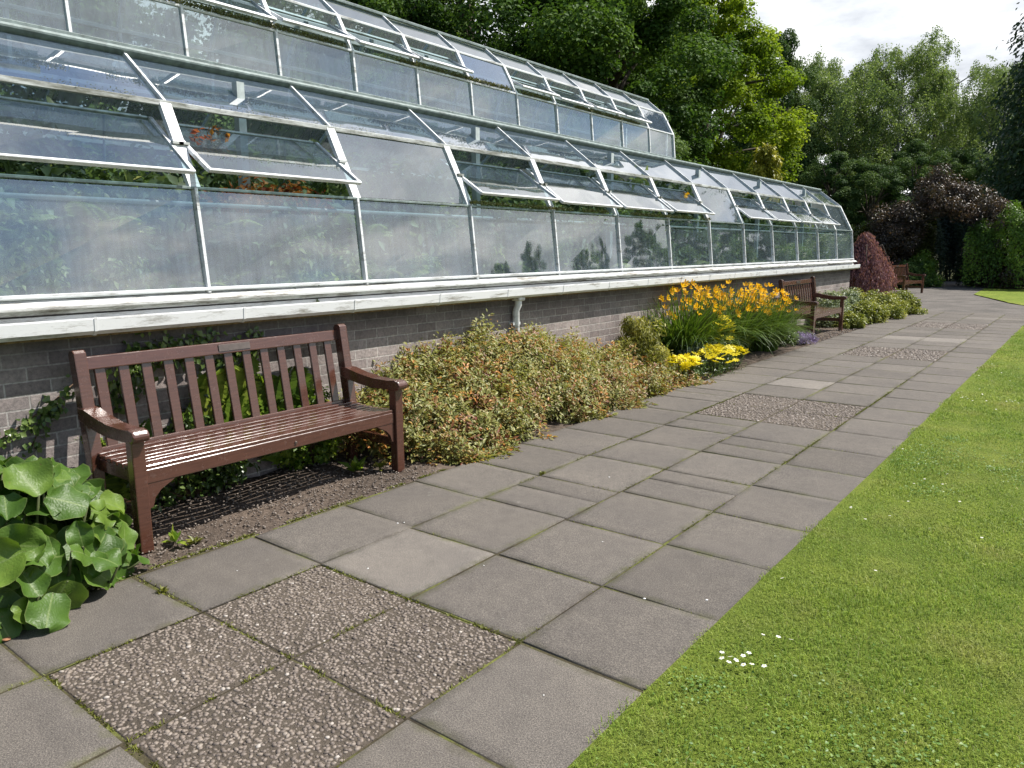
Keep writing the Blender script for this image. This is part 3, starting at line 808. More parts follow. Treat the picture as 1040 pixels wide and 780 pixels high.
# mown grass blades
def blades(name, x0, x1, y0, y1, dens, L, Wd, z=.0, seed=3, edge=None):
    rng = np.random.default_rng(seed)
    n = int((x1 - x0) * (y1 - y0) * dens)
    x = x0 + (x1 - x0) * rng.random(n); y = y0 + (y1 - y0) * rng.random(n)
    if edge is not None:
        k = edge(x, y, rng); x, y = x[k], y[k]; n = len(x)
    az = rng.random(n) * 6.283; l = L * (.45 + .9 * rng.random(n) ** 1.3) * (1 + .35 * np.sin(x * 5.3 + 2 * np.sin(y * 3.1)) * np.sin(y * 4.1 + np.sin(x * 7))); tl = .35 + .75 * rng.random(n)
    d = np.stack([np.cos(az), np.sin(az)], 1)
    P = np.stack([x, y, np.full(n, z)], 1)
    sd = np.stack([-d[:, 1], d[:, 0], np.zeros(n)], 1) * (Wd * (.6 + .7 * rng.random(n)))[:, None] * .5
    mid = P + np.concatenate([d * (l * .45 * np.cos(1.45 - tl * .5))[:, None] * .6, (l * .55)[:, None]], 1)
    tip = P + np.concatenate([d * (l * tl)[:, None] * .8, (l * (1.0 - .45 * tl))[:, None]], 1)
    Vv = np.stack([P - sd, P + sd, mid + sd * .8, mid - sd * .8, tip], 1).reshape(-1, 3)
    i = np.arange(n)[:, None] * 5
    F = np.concatenate([i + [0, 1, 2], i + [0, 2, 3], i + [3, 2, 4]], 1).reshape(-1, 3)
    t = np.clip(rng.beta(2, 2.2, n) * .86 + (rng.random(n) < .06) * .3, 0, 1)
    return npmesh(name, Vv, F, np.repeat(t, 5))
def raggedge(x, y, rng):
    e = -1.085 + .035 * np.sin(y * 2.1) * np.sin(y * .7 + 1) + .02 * np.sin(y * 9)
    return x > e + np.abs(rng.normal(size=len(x))) * .03
for (a, b, c, d, de, l, w, s, lab) in ((-1.16, 2.6, .6, 4.2, 15000, .024, .0028, 3, 'short mown green grass nearest the camera beside the paving'),
                                 (-1.16, 4.2, 4.2, 8.5, 9000, .024, .0038, 4, 'mown green lawn grass in the middle distance'),
                                 (-1.14, 7, 8.5, 18.6, 3400, .025, .006, 5, 'mown grass towards the far end of the lawn')):
    o = link('grass', blades('grass', a, b, c, d, de, l, w, .0, s, raggedge), M['grass']); tag(o, lab, 'grass', None, 'stuff')

# tufts in the paving joints
rng = np.random.default_rng(77)
Pt = []
def line_tufts(xa, ya, xb, yb, n, prob=.5):
    for _ in range(n):
        f = rng.random()
        m_ = math.sin(f * 17 + xa * 9 + ya * 3) + math.sin(f * 41 + ya * 5)
        if m_ < 2 * (1 - prob) - .9: continue
        Pt.append((xa + (xb - xa) * f + rng.normal() * .006, ya + (yb - ya) * f + rng.normal() * .006, -.01))
line_tufts(colx[3], 3.6, colx[3], 9.5, 3800, .85)
line_tufts(colx[1], 3.4, colx[1], 9.0, 3200, .75)
line_tufts(colx[2], 3.4, colx[2], 6.4, 900, .5)
line_tufts(colx[1], .2, colx[1], 2.2, 900, .6)
line_tufts(colx[2], .9, colx[2], 2.15, 700, .5)
line_tufts(colx[1], 1.53, colx[3], 1.53, 700, .5)
line_tufts(colx[1], Y0, colx[3], Y0, 1000, .75)
line_tufts(colx[0], 1.53, colx[1], 1.53, 500, .6)
line_tufts(colx[3], .4, colx[3], 3.4, 900, .45)
line_tufts(colx[1], 2.14, colx[3], 2.14, 1000, .7)
line_tufts(-3.47, 1.3, -3.47, 3.7, 2600, .8)
line_tufts(-3.55, 3.7, -3.55, 9, 2200, .6)
for k in range(3, 22): line_tufts(colx[0], Y0 + GS * k, colx[4], Y0 + GS * k, 420, .4)
for k in (8, 11, 14, 18, 22): line_tufts(colx[1], Y0 + GS * k, colx[1], Y0 + GS * (k + 2), 500, .6)
Pt = np.array(Pt); n = len(Pt)
az = rng.random(n) * 6.283
me = leaves('moss', Pt, np.stack([np.cos(az) * .7, np.sin(az) * .7, .25 + .7 * rng.random(n)], 1), rdir(n, rng), .009 + .016 * rng.random(n) ** 2, .004 + .004 * rng.random(n), rng.beta(2, 2, n))
M['tuft'] = leafmat('joint_moss_tuft', [(0, (.07, .075, .014)), (.5, (.15, .165, .028)), (1, (.25, .25, .06))], .2)
o = link('moss', me, M['tuft']); tag(o, 'yellow green moss and tiny weeds in the joints of the paving', 'moss', None, 'stuff')

# clover and plantain patches in the turf
rng = np.random.default_rng(19)
Pc = []; Ax_ = []; Sz = []
for _ in range(46):
    cxp = -1.0 + 4.2 * rng.random() ** 1.2; cyp = 1.4 + 7.5 * rng.random(); r_ = .05 + .22 * rng.random() ** 2; k = int(90 + 2600 * r_ * r_ * 4)
    q = rng.normal(size=(k, 2)) * r_
    Pc.append(np.stack([cxp + q[:, 0], cyp + q[:, 1], .012 + .012 * rng.random(k)], 1)); Sz.append(.008 + .008 * rng.random(k))
Pc = np.concatenate(Pc); Sz = np.concatenate(Sz); kk = Pc[:, 0] > -1.06; Pc = Pc[kk]; Sz = Sz[kk]; n = len(Pc); az = rng.random(n) * 6.283
me = leaves('clover', Pc, np.stack([np.cos(az), np.sin(az), .15 + .3 * rng.random(n)], 1), np.array([0, 0, 1.0]) + rng.normal(size=(n, 3)) * .3, Sz, Sz * .9, rng.beta(2, 2, n))
M['clover'] = leafmat('clover_leaf', [(0, (.07, .15, .03)), (.6, (.14, .25, .05)), (1, (.24, .33, .09))], .3)
tag(link('clover', me, M['clover']), 'darker clover and weed patches growing in the lawn', 'clover', None, 'stuff')

# daisies in the lawn
def daisy_bits(pts, rng, r=.011):
    Vv = []; F = []
    for (x, y) in pts:
        z = .035 + .012 * rng.random(); b = len(Vv); tx, ty = rng.normal(size=2) * .25
        Vv.append((x, y, z + .001))
        for k in range(10):
            a = k * .6283; q = r * (1 if k % 2 == 0 else .72)
            dx, dy = math.cos(a) * q, math.sin(a) * q
            Vv.append((x + dx, y + dy, z + dx * tx + dy * ty))
        for k in range(10): F.append((b, b + 1 + k, b + 1 + (k + 1) % 10))
    T = np.zeros(len(Vv)); T[::11] = 1
    return npmesh('daisies', Vv, F, T)
rng = np.random.default_rng(12)
pts = [(-.94, 2.43), (-.92, 2.46), (-.89, 2.44), (-.88, 2.48), (-.84, 2.46), (-.86, 2.43), (-.8, 2.47), (-.87, 2.51), (-.83, 2.71), (-.78, 2.70), (-.905, 2.41), (-.955, 2.47)]
tag(link('daisies', daisy_bits(pts, rng, .0105), M['daisy']), 'small cluster of white daisies near the paving edge', 'daisies', None, 'stuff')
pts = [(-1.0 + 5 * rng.random() ** 1.3, 2.6 + 9 * rng.random()) for _ in range(95)] + [(-.9 + rng.normal() * .22, 8.5 + rng.normal() * .12) for _ in range(22)] + [(-.3 + rng.normal() * .4, 5.6 + rng.normal() * .5) for _ in range(14)]
tag(link('daisies', daisy_bits([p for p in pts if p[0] > -1.05], rng, .008), M['daisy']), 'white daisies and clover heads scattered over the lawn', 'daisies', None, 'stuff')

# ------------------------------------------------------------------ greenhouse
PM, YM0 = 1.2958, 2.5814          # lower bays
PU, YU0 = .77425, 2.2772          # lantern bays
ym = lambda i: YM0 + PM * i
yu = lambda i: YU0 + PU * i
I0, I1 = -3, 12
U0, U1 = -4, 11
YS, YE = ym(I0), ym(I1)
SILL, EAVE, PURL, TOP = (-4.42, 1.243), (-4.49, 1.885), (-4.764, 2.417), (-5.234, 2.782)
CB, CT, UV, RIDGE = (-5.266, 2.835), (-5.300, 3.197), (-5.480, 3.516), (-5.753, 3.738)
XR = RIDGE[0]
mir = lambda p: (2 * XR - p[0], p[1])
GH = empty('greenhouse', (0, 0, 0))
tag(GH, 'long white framed greenhouse with open roof vents on a low grey brick wall', 'greenhouse')

# brick base: four walls
BT = 1.165
mb = MB()
XF = 2 * XR - WALLX
mb.box(((WALLX - .11), (YS + YE) / 2, BT / 2 - .03), (.22, YE - YS + .06, BT + .06))
mb.box((XF + .11, (YS + YE) / 2, BT / 2 - .03), (.22, YE - YS + .06, BT + .06))
for y in (YS + .08, YE - .08): mb.box((XR, y, BT / 2 - .031), (abs(XF - WALLX) - .446, .22, BT + .058))
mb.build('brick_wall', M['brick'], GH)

# sloping timber sill, gutter with brackets, rotten fascia edge
def profile(name, pts, y0, y1, mat, parent, bev=0):
    b = MB(); b.prism([(x, y0, z) for x, z in pts], (0, y1 - y0, 0), bev); return b.build(name, mat, parent)
ya, yb = YS - .05, YE + .12
profile('sill', [(-4.352, 1.199), (-4.352, 1.213), (-4.43, 1.252), (-4.60, 1.252), (-4.60, 1.168), (-4.443, 1.168), (-4.443, 1.199)], ya, yb, M['sill'], GH)
profile('rear_sill', [(2 * XR + 4.352, 1.166), (2 * XR + 4.352, 1.196), (2 * XR + 4.43, 1.252), (2 * XR + 4.60, 1.252), (2 * XR + 4.60, 1.168)], ya, yb, M['sill'], GH)
for y in (YS + .02, YE + .03):
    b = MB(); b.box((XR, y, 1.205), (abs(XF - WALLX) - .02, .12, .076)); b.build('end_sill', M['sill'], GH)
gut = profile('gutter', [(-4.445, 1.158), (-4.445, 1.085), (-4.425, 1.066), (-4.345, 1.064), (-4.325, 1.082), (-4.318, 1.138), (-4.309, 1.146), (-4.307, 1.137), (-4.312, 1.074), (-4.338, 1.052), (-4.43, 1.052), (-4.457, 1.076), (-4.457, 1.158)], ya - .05, yb + .12, M['gutter'], GH)
y = YS + .4
while y < YE:
    b = MB(); b.prism([(-4.304, y, 1.148), (-4.303, y, 1.143), (-4.309, y, 1.072), (-4.335, y, 1.047), (-4.44, y, 1.047), (-4.44, y, 1.051), (-4.338, y, 1.0515), (-4.3115, y, 1.074)], (0, .016, 0)); b.build('bracket', M['gutter'], gut); y += .914
profile('fascia', [(-4.459, 1.036), (-4.402, 1.034), (-4.402, 1.05), (-4.459, 1.05)], ya, yb - .1, M['rot'], GH)
b = MB(); b.tube([(-4.385, 5.75, 1.06), (-4.385, 5.75, .98), (-4.415, 5.75, .92), (-4.415, 5.75, .06), (-4.36, 5.75, .0)], .034, 12); b.box((-4.43, 5.75, .80), (.05, .11, .025)); b.box((-4.385, 5.75, 1.045), (.10, .10, .05), bev=.01)
b.build('downpipe', M['gutter'], GH)

def slab_bar(mb, p, q, y, w, t, off=0.0):
    """bar in the x-z plane at y from profile point p to q, width w along y, thickness t"""
    a = Vector((p[0], y, p[1])); c = Vector((q[0], y, q[1]))
    d = (c - a).normalized(); nrm = Vector((d.z, 0, -d.x))
    if nrm.x < 0: nrm = -nrm
    mb.bar(a + nrm * off, c + nrm * off, w, t, up=nrm)

def pane(name, p, q, y0, y1, mat, parent, inset=.012, jit=.004, seed=0, off=0.0):
    r = random.Random(seed)
    a = Vector((p[0], 0, p[1])); c = Vector((q[0], 0, q[1])); d = (c - a).normalized(); nrm = Vector((d.z, 0, -d.x))
    if nrm.x < 0: nrm = -nrm
    a = a + d * inset; c = c - d * inset
    j = lambda: nrm * (off + r.uniform(-jit, jit))
    mb = MB()
    pts = [a + Vector((0, y0 + inset, 0)) + j(), a + Vector((0, y1 - inset, 0)) + j(), c + Vector((0, y1 - inset, 0)) + j(), c + Vector((0, y0 + inset, 0)) + j()]
    vs = [mb.bm.verts.new(v) for v in pts]
    mb.bm.faces.new(vs)
    return mb.build(name, mat, parent)

lerp = lambda p, q, t: (p[0] + (q[0] - p[0]) * t, p[1] + (q[1] - p[1]) * t)

# fixed glazing bars, front
for i in range(I0, I1 + 1):
    fr = MB(); slab_bar(fr, SILL, EAVE, ym(i), .019, .04, .004); slab_bar(fr, EAVE, PURL, ym(i), .072, .034, .0); slab_bar(fr, PURL, TOP, ym(i), .018, .035, .006)
    fr.build('glazing_bar', M['white'], GH)
for p, w, h, mt in ((EAVE, .035, .018, M['alu']), (PURL, .036, .034, M['weathered'])):
    rail = MB(); rail.box((p[0], (YS + YE) / 2, p[1]), (w, YE - YS + .04, h), bev=.003); rail.build('rail', mt, GH)
rail = MB(); rail.box((SILL[0] + .004, (YS + YE) / 2, SILL[1] + .026), (.045, YE - YS + .03, .020), bev=.003); rail.build('rail', M['white'], GH)
# aluminium capping below the lantern
b = MB()
b.box((TOP[0] + .012, (YS + YE) / 2, TOP[1] + .012), (.075, YE - YS + .03, .035), Matrix.Rotation(R(-38), 3, 'Y'), bev=.008)
b.box((CB[0] + .0, (yu(U0) + yu(U1)) / 2, CB[1] + .005), (.045, yu(U1) - yu(U0) + .04, .035), bev=.004)
b.build('capping', M['alu'], GH)

# panes and vents, front
sd_ = 0
for i in range(I0, I1):
    y0, y1 = ym(i), ym(i + 1); sd_ += 1
    w = pane('window', SILL, EAVE, y0, y1, M['glass'], GH, .016, .005, sd_)
    pane('roof_window', PURL, TOP, y0, y1, M['roofglass'], GH, .016, .006, sd_ + 100)
    if i in (1, 6, 11):
        pane('roof_window', EAVE, PURL, y0 + .03, y1 - .03, M['darkglass'] if i != 11 else M['glass'], GH, .016, .006, sd_ + 200)
        continue
    # centre-pivot vent: top tips in, bottom swings out
    mid = lerp(EAVE, PURL, .5)
    hl = .292; ang = math.atan2(PURL[1] - EAVE[1], -(PURL[0] - EAVE[0])) - R(27 + random.Random(i).uniform(-3, 3))
    dx, dz = math.cos(ang), math.sin(ang)
    bot = (mid[0] + dx * hl, mid[1] - dz * hl); top = (mid[0] - dx * hl, mid[1] + dz * hl)
    v = pane('vent_window', bot, top, y0 + .045, y1 - .045, M['darkglass'], GH, .012, .004, sd_ + 300)
    f = MB()
    for yy in (y0 + .05, y1 - .05): slab_bar(f, bot, top, yy, .026, .024)
    f.box((bot[0], (y0 + y1) / 2, bot[1]), (.03, y1 - y0 - .08, .017), Matrix.Rotation(-ang, 3, 'Y'), bev=.003)
    f.build('frame', M['white'], v)
    f = MB(); f.box((top[0], (y0 + y1) / 2, top[1]), (.022, y1 - y0 - .128, .018), Matrix.Rotation(-ang, 3, 'Y'), bev=.003); f.build('top_rail', M['alu'], v)
    for yy in (y0 + .02, y1 - .02):
        f = MB(); f.box((mid[0] + .02, yy, mid[1] + .012), (.03, .07, .016)); f.build('pivot', M['weathered'], v)
    yc = y0 + .72 * (y1 - y0)
    f = MB(); f.bar((mid[0] - .22, yc, mid[1] - .12), (top[0], yc + .03, top[1]), .014, .006); f.build('stay', M['alu'], v)

# lantern, front side
for i in range(U0, U1 + 1):
    fr = MB(); slab_bar(fr, CB, CT, yu(i), .019, .032, .002); slab_bar(fr, CT, UV, yu(i), .036, .03, .0); slab_bar(fr, UV, RIDGE, yu(i), .017, .026, .004)
    fr.build('glazing_bar', M['white'], GH)
yc_ = (yu(U0) + yu(U1)) / 2; yl = yu(U1) - yu(U0) + .03
for p, h in ((CT, .018), (UV, .022)):
    rail = MB(); rail.box((p[0], yc_, p[1]), (.03, yl, h), bev=.003); rail.build('rail', M['white'], GH)
b = MB(); b.box((XR, yc_, RIDGE[1] + .006), (.07, yl, .03), bev=.006); b.build('ridge', M['alu'], GH)
for i in range(U0, U1):
    y0, y1 = yu(i), yu(i + 1); sd_ += 1
    pane('lantern_window', CB, CT, y0, y1, M['glass'], GH, .012, .004, sd_)
    pane('ridge_window', UV, RIDGE, y0, y1, M['darkglass'], GH, .012, .004, sd_ + 400)
    if i in (0, 5, 10):
        pane('lantern_window', CT, UV, y0 + .02, y1 - .02, M['roofglass'], GH, .012, .004, sd_ + 500); continue
    mid = lerp(CT, UV, .5); hl = .178; ang = math.atan2(UV[1] - CT[1], -(UV[0] - CT[0])) - R(30 + random.Random(i + 50).uniform(-3, 3))
    dx, dz = math.cos(ang), math.sin(ang)
    bot = (mid[0] + dx * hl, mid[1] - dz * hl); top = (mid[0] - dx * hl, mid[1] + dz * hl)
    v = pane('lantern_vent', bot, top, y0 + .03, y1 - .03, M['darkglass'], GH, .01, .003, sd_ + 600)
    f = MB()
    for yy in (y0 + .034, y1 - .034): slab_bar(f, bot, top, yy, .016, .024)
    for pp in (bot, top): f.box((pp[0], (y0 + y1) / 2, pp[1]), (.024, y1 - y0 - .055, .02), Matrix.Rotation(-ang, 3, 'Y'))
    f.build('frame', M['white'], v)

# rear side and ends: glass with bars
for seq, a0, a1, fn in (((SILL, EAVE, PURL, TOP), I0, I1, ym), ((CB, CT, UV, RIDGE), U0, U1, yu)):
    for i in range(a0, a1 + 1):
        b = MB()
        for p, q in zip(seq, seq[1:]): b.bar((mir(p)[0] - .003, fn(i), mir(p)[1]), (mir(q)[0] - .003, fn(i), mir(q)[1]), .026, .035, up=(1, 0, .3))
        b.build('rear_bar', M['white'], GH)
    for p, q in zip(seq, seq[1:]):
        mp_, mq = mir(p), mir(q)
        for i in range(a0, a1):
            g = MB(); g.sheet([(mp_[0], fn(i) + .01, mp_[1]), (mp_[0], fn(i + 1) - .01, mp_[1]), (mq[0], fn(i + 1) - .01, mq[1]), (mq[0], fn(i) + .01, mq[1])])
            g.build('rear_window', M['rearglass'], GH)
        b = MB(); b.box((mq[0], (fn(a0) + fn(a1)) / 2, mq[1] - .004), (.034, fn(a1) - fn(a0), .03)); b.build('rail', M['white'], GH)
ends = [(YS, -1, (SILL, EAVE, PURL, TOP)), (YE, 1, (SILL, EAVE, PURL, TOP)), (yu(U0), -1, (CB, CT, UV, RIDGE)), (yu(U1), 1, (CB, CT, UV, RIDGE))]
for y, s, seq in ends:
    poly = list(seq) + [mir(p) for p in seq[::-1] if p != RIDGE]
    g = MB(); g.sheet([(x, y, z) for x, z in poly]); g.build('end_window', M['rearglass'], GH)
    b = MB()
    for p, q in zip(poly, poly[1:]): b.bar((p[0], y + s * .012, p[1]), (q[0], y + s * .012, q[1]), .026, .032, up=(0, 1, 0))
    zt = seq[-1][1] - .02
    for xx in (XR - .35, XR + .35): b.bar((xx, y + s * .008, seq[0][1]), (xx, y + s * .008, zt - (.0 if seq[0] is SILL else .3)), .026, .03, up=(0, 1, 0))
    if seq[0] is SILL: b.bar((mir(EAVE)[0], y + s * .010, EAVE[1]), (EAVE[0], y + s * .010, EAVE[1]), .026, .035, up=(0, 1, 0))
    b.build('end_frame', M['white'], GH)
# flat glazed roof beyond the lantern
for a, c in ((yu(U1), YE), (YS, yu(U0))):
    if c - a < .1: continue
    g = MB(); g.sheet([(TOP[0], a, TOP[1] + .004), (TOP[0], c, TOP[1] + .004), (XR, c, TOP[1] + .03), (XR, a, TOP[1] + .03)])
    g.sheet([(mir(TOP)[0], a, TOP[1] + .004), (mir(TOP)[0], c, TOP[1] + .004), (XR, c, TOP[1] + .03), (XR, a, TOP[1] + .03)])
    g.build('flat_roof', M['roofglass'], GH)


# inside: soil bench, posts, pipe
b = MB(); b.box((XR, (YS + YE) / 2, .52), (abs(XF - WALLX) - .5, YE - YS - .4, 1.04)); b.build('raised_bed', M['soil'], GH)
for i in range(I0 + 1, I1, 1):
    if i % 2 == 0: continue
    b = MB(); b.box((-4.98, ym(i) - .62, 1.85), (.06, .06, 1.66))
    b.build('post', M['post'], GH)
for x, z, r in ((-4.66, 1.80, .014), (mir((-4.66, 0))[0], 1.8, .017)):
    b = MB(); b.tube([(x, YS + .1, z), (x, YE - .1, z)], r, 8); b.build('pipe', M['post'], GH)

# moss on the lantern gutter and eaves (lives on the metal, uncountable)
rng = np.random.default_rng(31)
def moss_line(x, z, y0, y1, n, s):
    y = y0 + (y1 - y0) * rng.random(n)
    k = np.sin(y * 2.3) + np.sin(y * 6.1 + 1) + .5 * np.sin(y * 17) + rng.normal(size=n) * .3 > -.5
    y = y[k]; n = len(y)
    P = np.stack([x + rng.normal(size=n) * .014, y, z + np.abs(rng.normal(size=n)) * .013], 1)
    return P, .008 * s + .012 * s * rng.random(n)
Ps = [moss_line(CT[0] + .015, CT[1] + .015, yu(-2), yu(10), 22000, 1.0), moss_line(EAVE[0] + .02, EAVE[1] + .02, ym(2), ym(6), 9000, 1.0), moss_line(PURL[0] + .01, PURL[1] + .02, ym(-1), ym(3), 1500, .6)]
P = np.concatenate([p for p, _ in Ps]); s = np.concatenate([q for _, q in Ps]); n = len(P)
o = link('moss', leaves('moss', P, rdir(n, rng) + np.array([0, 0, .4]), rdir(n, rng), s, s * .6, rng.random(n)), M['moss'])
tag(o, 'brown green moss and debris along the greenhouse vent ledges', 'moss', None, 'stuff')

# plants inside the greenhouse
gi = 'plants inside the greenhouse'
def inner_bush(seed, mat, h, r, n=2600, leaf=.07):
    return shrub('greenhouse_plant', 'leafy green plant inside the greenhouse behind the glass', 'plant', (0, 0, 0), (r, r, h), mat, n, 34, leaf, .5, seed, M['stem'], .28, .4, .35, gi)
protos = [inner_bush(201, M['inner'], 1.0, .42), inner_bush(202, M['innerdark'], 1.25, .45, 3000, .08), inner_bush(203, M['inner'], .7, .38, 2600, .055)]
ferns = [fern('greenhouse_fern', 'feathery arching fern inside the greenhouse behind the glass', 'fern', (0, 0, 0), 15, 1.0, 211, M['inner'], 'ferns inside the greenhouse', spread=.55)]
bigleaf = shrub('broad_leaved_plant', 'plant with broad yellow green leaves low behind the greenhouse glass', 'plant', (0, 0, 0), (.28, .34, .42), M['inner'], 420, 22, .17, .6, 217, M['stem'], .4, .8, .1, 'broad leaved plants low in the greenhouse', tmin=.45)
used = set()
def place(proto, x, y, z, sc, rz):
    o = proto if proto.name not in used else copy_tree(proto)
    used.add(proto.name); o.location = (x, y, z); o.scale = (sc, sc, sc); o.rotation_euler = (0, 0, rz)
    return o
rr = random.Random(4)
y = YS + .4; k = 0
while y < YE - .3:
    front = protos[(k * 2 + (k // 3)) % 3] if k % 3 else ferns[0]
    place(front, -4.92 + rr.uniform(-.06, .05), y, 1.03, rr.uniform(.66, .9), rr.uniform(0, 6))
    place(protos[k % 3], -5.65 + rr.uniform(-.2, .15), y + .2, 1.03, rr.uniform(1.2, 1.6), rr.uniform(0, 6))
    place(protos[(k + 1) % 3], -6.3, y - .1, 1.03, rr.uniform(1.1, 1.5), rr.uniform(0, 6))
    y += rr.uniform(.52, .72); k += 1
for yy in (1.62, 2.25, 3.15, 4.3): place(ferns[0], -4.93, yy, 1.5, .62, yy * 3)
for yy in (1.55, 2.95, 3.7, 5.0, 6.3): place(bigleaf, -4.87, yy, 1.05, .72, yy)
o = shrub('russet_climber', 'rusty red leaved climber in the open greenhouse vent beside the second glazing bar', 'plant', (-4.86, 3.35, 1.78), (.14, .6, .22), M['redleaf'], 900, 20, .05, .6, 221, None, .4)
o = shrub('russet_climber', 'small orange leaved climber under the roof vent near the first glazing bar', 'plant', (-4.84, 2.85, 2.13), (.10, .22, .2), M['redleaf'], 320, 10, .045, .6, 222, None, .4)
o = shrub('orange_bloom', 'orange flowering plant in the roof vent above the daylilies', 'plant', (-4.87, 10.2, 2.12), (.1, .16, .2), M['orange'], 220, 8, .05, .7, 223, None, .4)
for a, yy in enumerate((5.9, 6.7, 7.5, 8.3, 9.1)):
    shrub('vent_foliage', 'dark green foliage pressing against the open roof vents inside the greenhouse', 'plant', (-4.72, yy, 1.72), (.13, .5, .26), M['innerdark'], 900, 18, .05, .55, 230 + a, None, .4, group='foliage behind the open vents')

# ------------------------------------------------------------------ benches
def make_bench():
    root = empty('park_bench')
    m = M['bench']; HW = .925    # half width
    sg = []
    # front legs
    for s in (-1, 1):
        b = MB(); b.box((.25, s * (HW - .035), .285), (.066, .066, .59), bev=.006, seg=2); b.build('front_leg', m, root)
        b = MB()
        b.prism([(-.21, s * (HW - .035) - .032, -.01), (-.275, s * (HW - .035) - .032, -.01), (-.255, s * (HW - .035) - .032, .40), (-.345, s * (HW - .035) - .032, .965), (-.327, s * (HW - .035) - .032, .985), (-.295, s * (HW - .035) - .032, .99), (-.272, s * (HW - .035) - .032, .975), (-.19, s * (HW - .035) - .032, .42)], (0, .064, 0), .006)
        b.build('rear_post', m, root)
        # shaped arm: dips behind, swells to a rounded nose
        pr = [(-.285, .615), (-.285, .690), (-.20, .682), (-.08, .655), (.06, .635), (.20, .632), (.275, .640), (.315, .632), (.332, .606), (.322, .578), (.29, .566), (.20, .570), (.05, .568), (-.08, .582), (-.19, .602)]
        b = MB(); b.prism([(x, s * (HW - .035) - .043, z) for x, z in pr], (0, .086, 0), .012); b.build('arm', m, root)
        b = MB(); b.box((.01, s * (HW - .035), .20), (.43, .034, .062), bev=.004); b.build('side_rail', m, root)
        b = MB(); b.box((.01, s * (HW - .06), .372), (.45, .036, .07), bev=.004); b.build('seat_bearer', m, root)
        b = MB(); yy = s * (HW - .07); b.prism([(.232, yy, .345), (.232, yy - s * .16, .345), (.232, yy - s * .13, .325), (.232, yy - s * .07, .30), (.232, yy - s * .035, .262), (.232, yy - s * .025, .215), (.232, yy, .205)], (.03, 0, 0), .003); b.build('corner_bracket', m, root)
    b = MB(); b.box((.247, 0, .378), (.036, 2 * HW - .138, .075), bev=.004); b.build('front_apron', m, root)
    b = MB(); b.box((-.225, 0, .37), (.034, 2 * HW - .138, .07), bev=.004); b.build('back_apron', m, root)
    b = MB(); b.box((.0, 0, .372), (.40, .05, .06), bev=.004); b.build('seat_bearer', m, root)
    # seat slats, gently dished
    b = MB()
    for k in range(8):
        x = -.195 + k * .0622; z = .428 - .014 * math.sin((k + .3) / 8 * math.pi) + (.002 if k == 7 else 0)
        b.box((x, 0, z), (.0455, 2 * HW - .075 if k < 7 else 2 * HW - .14, .022), Matrix.Rotation(R(-3 + k * .9), 3, 'Y'), bev=.006, seg=3)
    b.build('seat', m, root)
    lean = math.atan2(.09, .56)
    xb = lambda z: -.222 - (z - .42) * math.tan(lean) - .03
    rail = MB(); rail.prism([(xb(.87) - .024, -HW + .066, .872), (xb(.87) + .026, -HW + .066, .876), (xb(.945) + .024, -HW + .066, .948), (xb(.945) - .024, -HW + .066, .944)], (0, 2 * HW - .132, 0), .006)
    rl = rail.build('top_rail', m, root)
    rail = MB(); rail.box((xb(.432) , 0, .428), (.03, 2 * HW - .132, .045), Matrix.Rotation(-lean, 3, 'Y'), bev=.005); rail.build('lower_rail', m, root)
    for k in range(13):
        y = -HW + .066 + (k + .62) * (2 * HW - .132) / 13.24
        b = MB(); b.bar((xb(.44), y, .44), (xb(.885), y, .885), .058, .02, up=(1, 0, 0), bev=.003); b.build('back_slat', m, root)
    b = MB(); b.box((xb(.91) + .0295, .04, .913), (.004, .22, .042), Matrix.Rotation(-lean, 3, 'Y'), bev=.001); b.build('plaque', M['plaque'], rl)
    b = MB(); b.tube([(.262, .05, .372), (.272, .05, .372)], [.011, .008], 10); b.build('screw_cap', M['plaque'], root)
    return root
bench = make_bench()
bench.location = (-3.985, 2.615, -.008)
tag(bench, 'glossy brown slatted bench in the foreground beside the large leaved bergenia', 'bench', 'brown wooden benches')
b2 = copy_tree(bench); b2.location = (-3.97, 13.85, -.005)
tag(b2, 'brown slatted bench farther along the wall behind the orange daylilies', 'bench', 'brown wooden benches')
b3 = copy_tree(bench); b3.location = (-5.12, 28.0, -.005); b3.rotation_euler = (0, 0, R(-8))
tag(b3, 'distant small bench at the end of the path past the red dome shaped maple', 'bench', 'brown wooden benches')

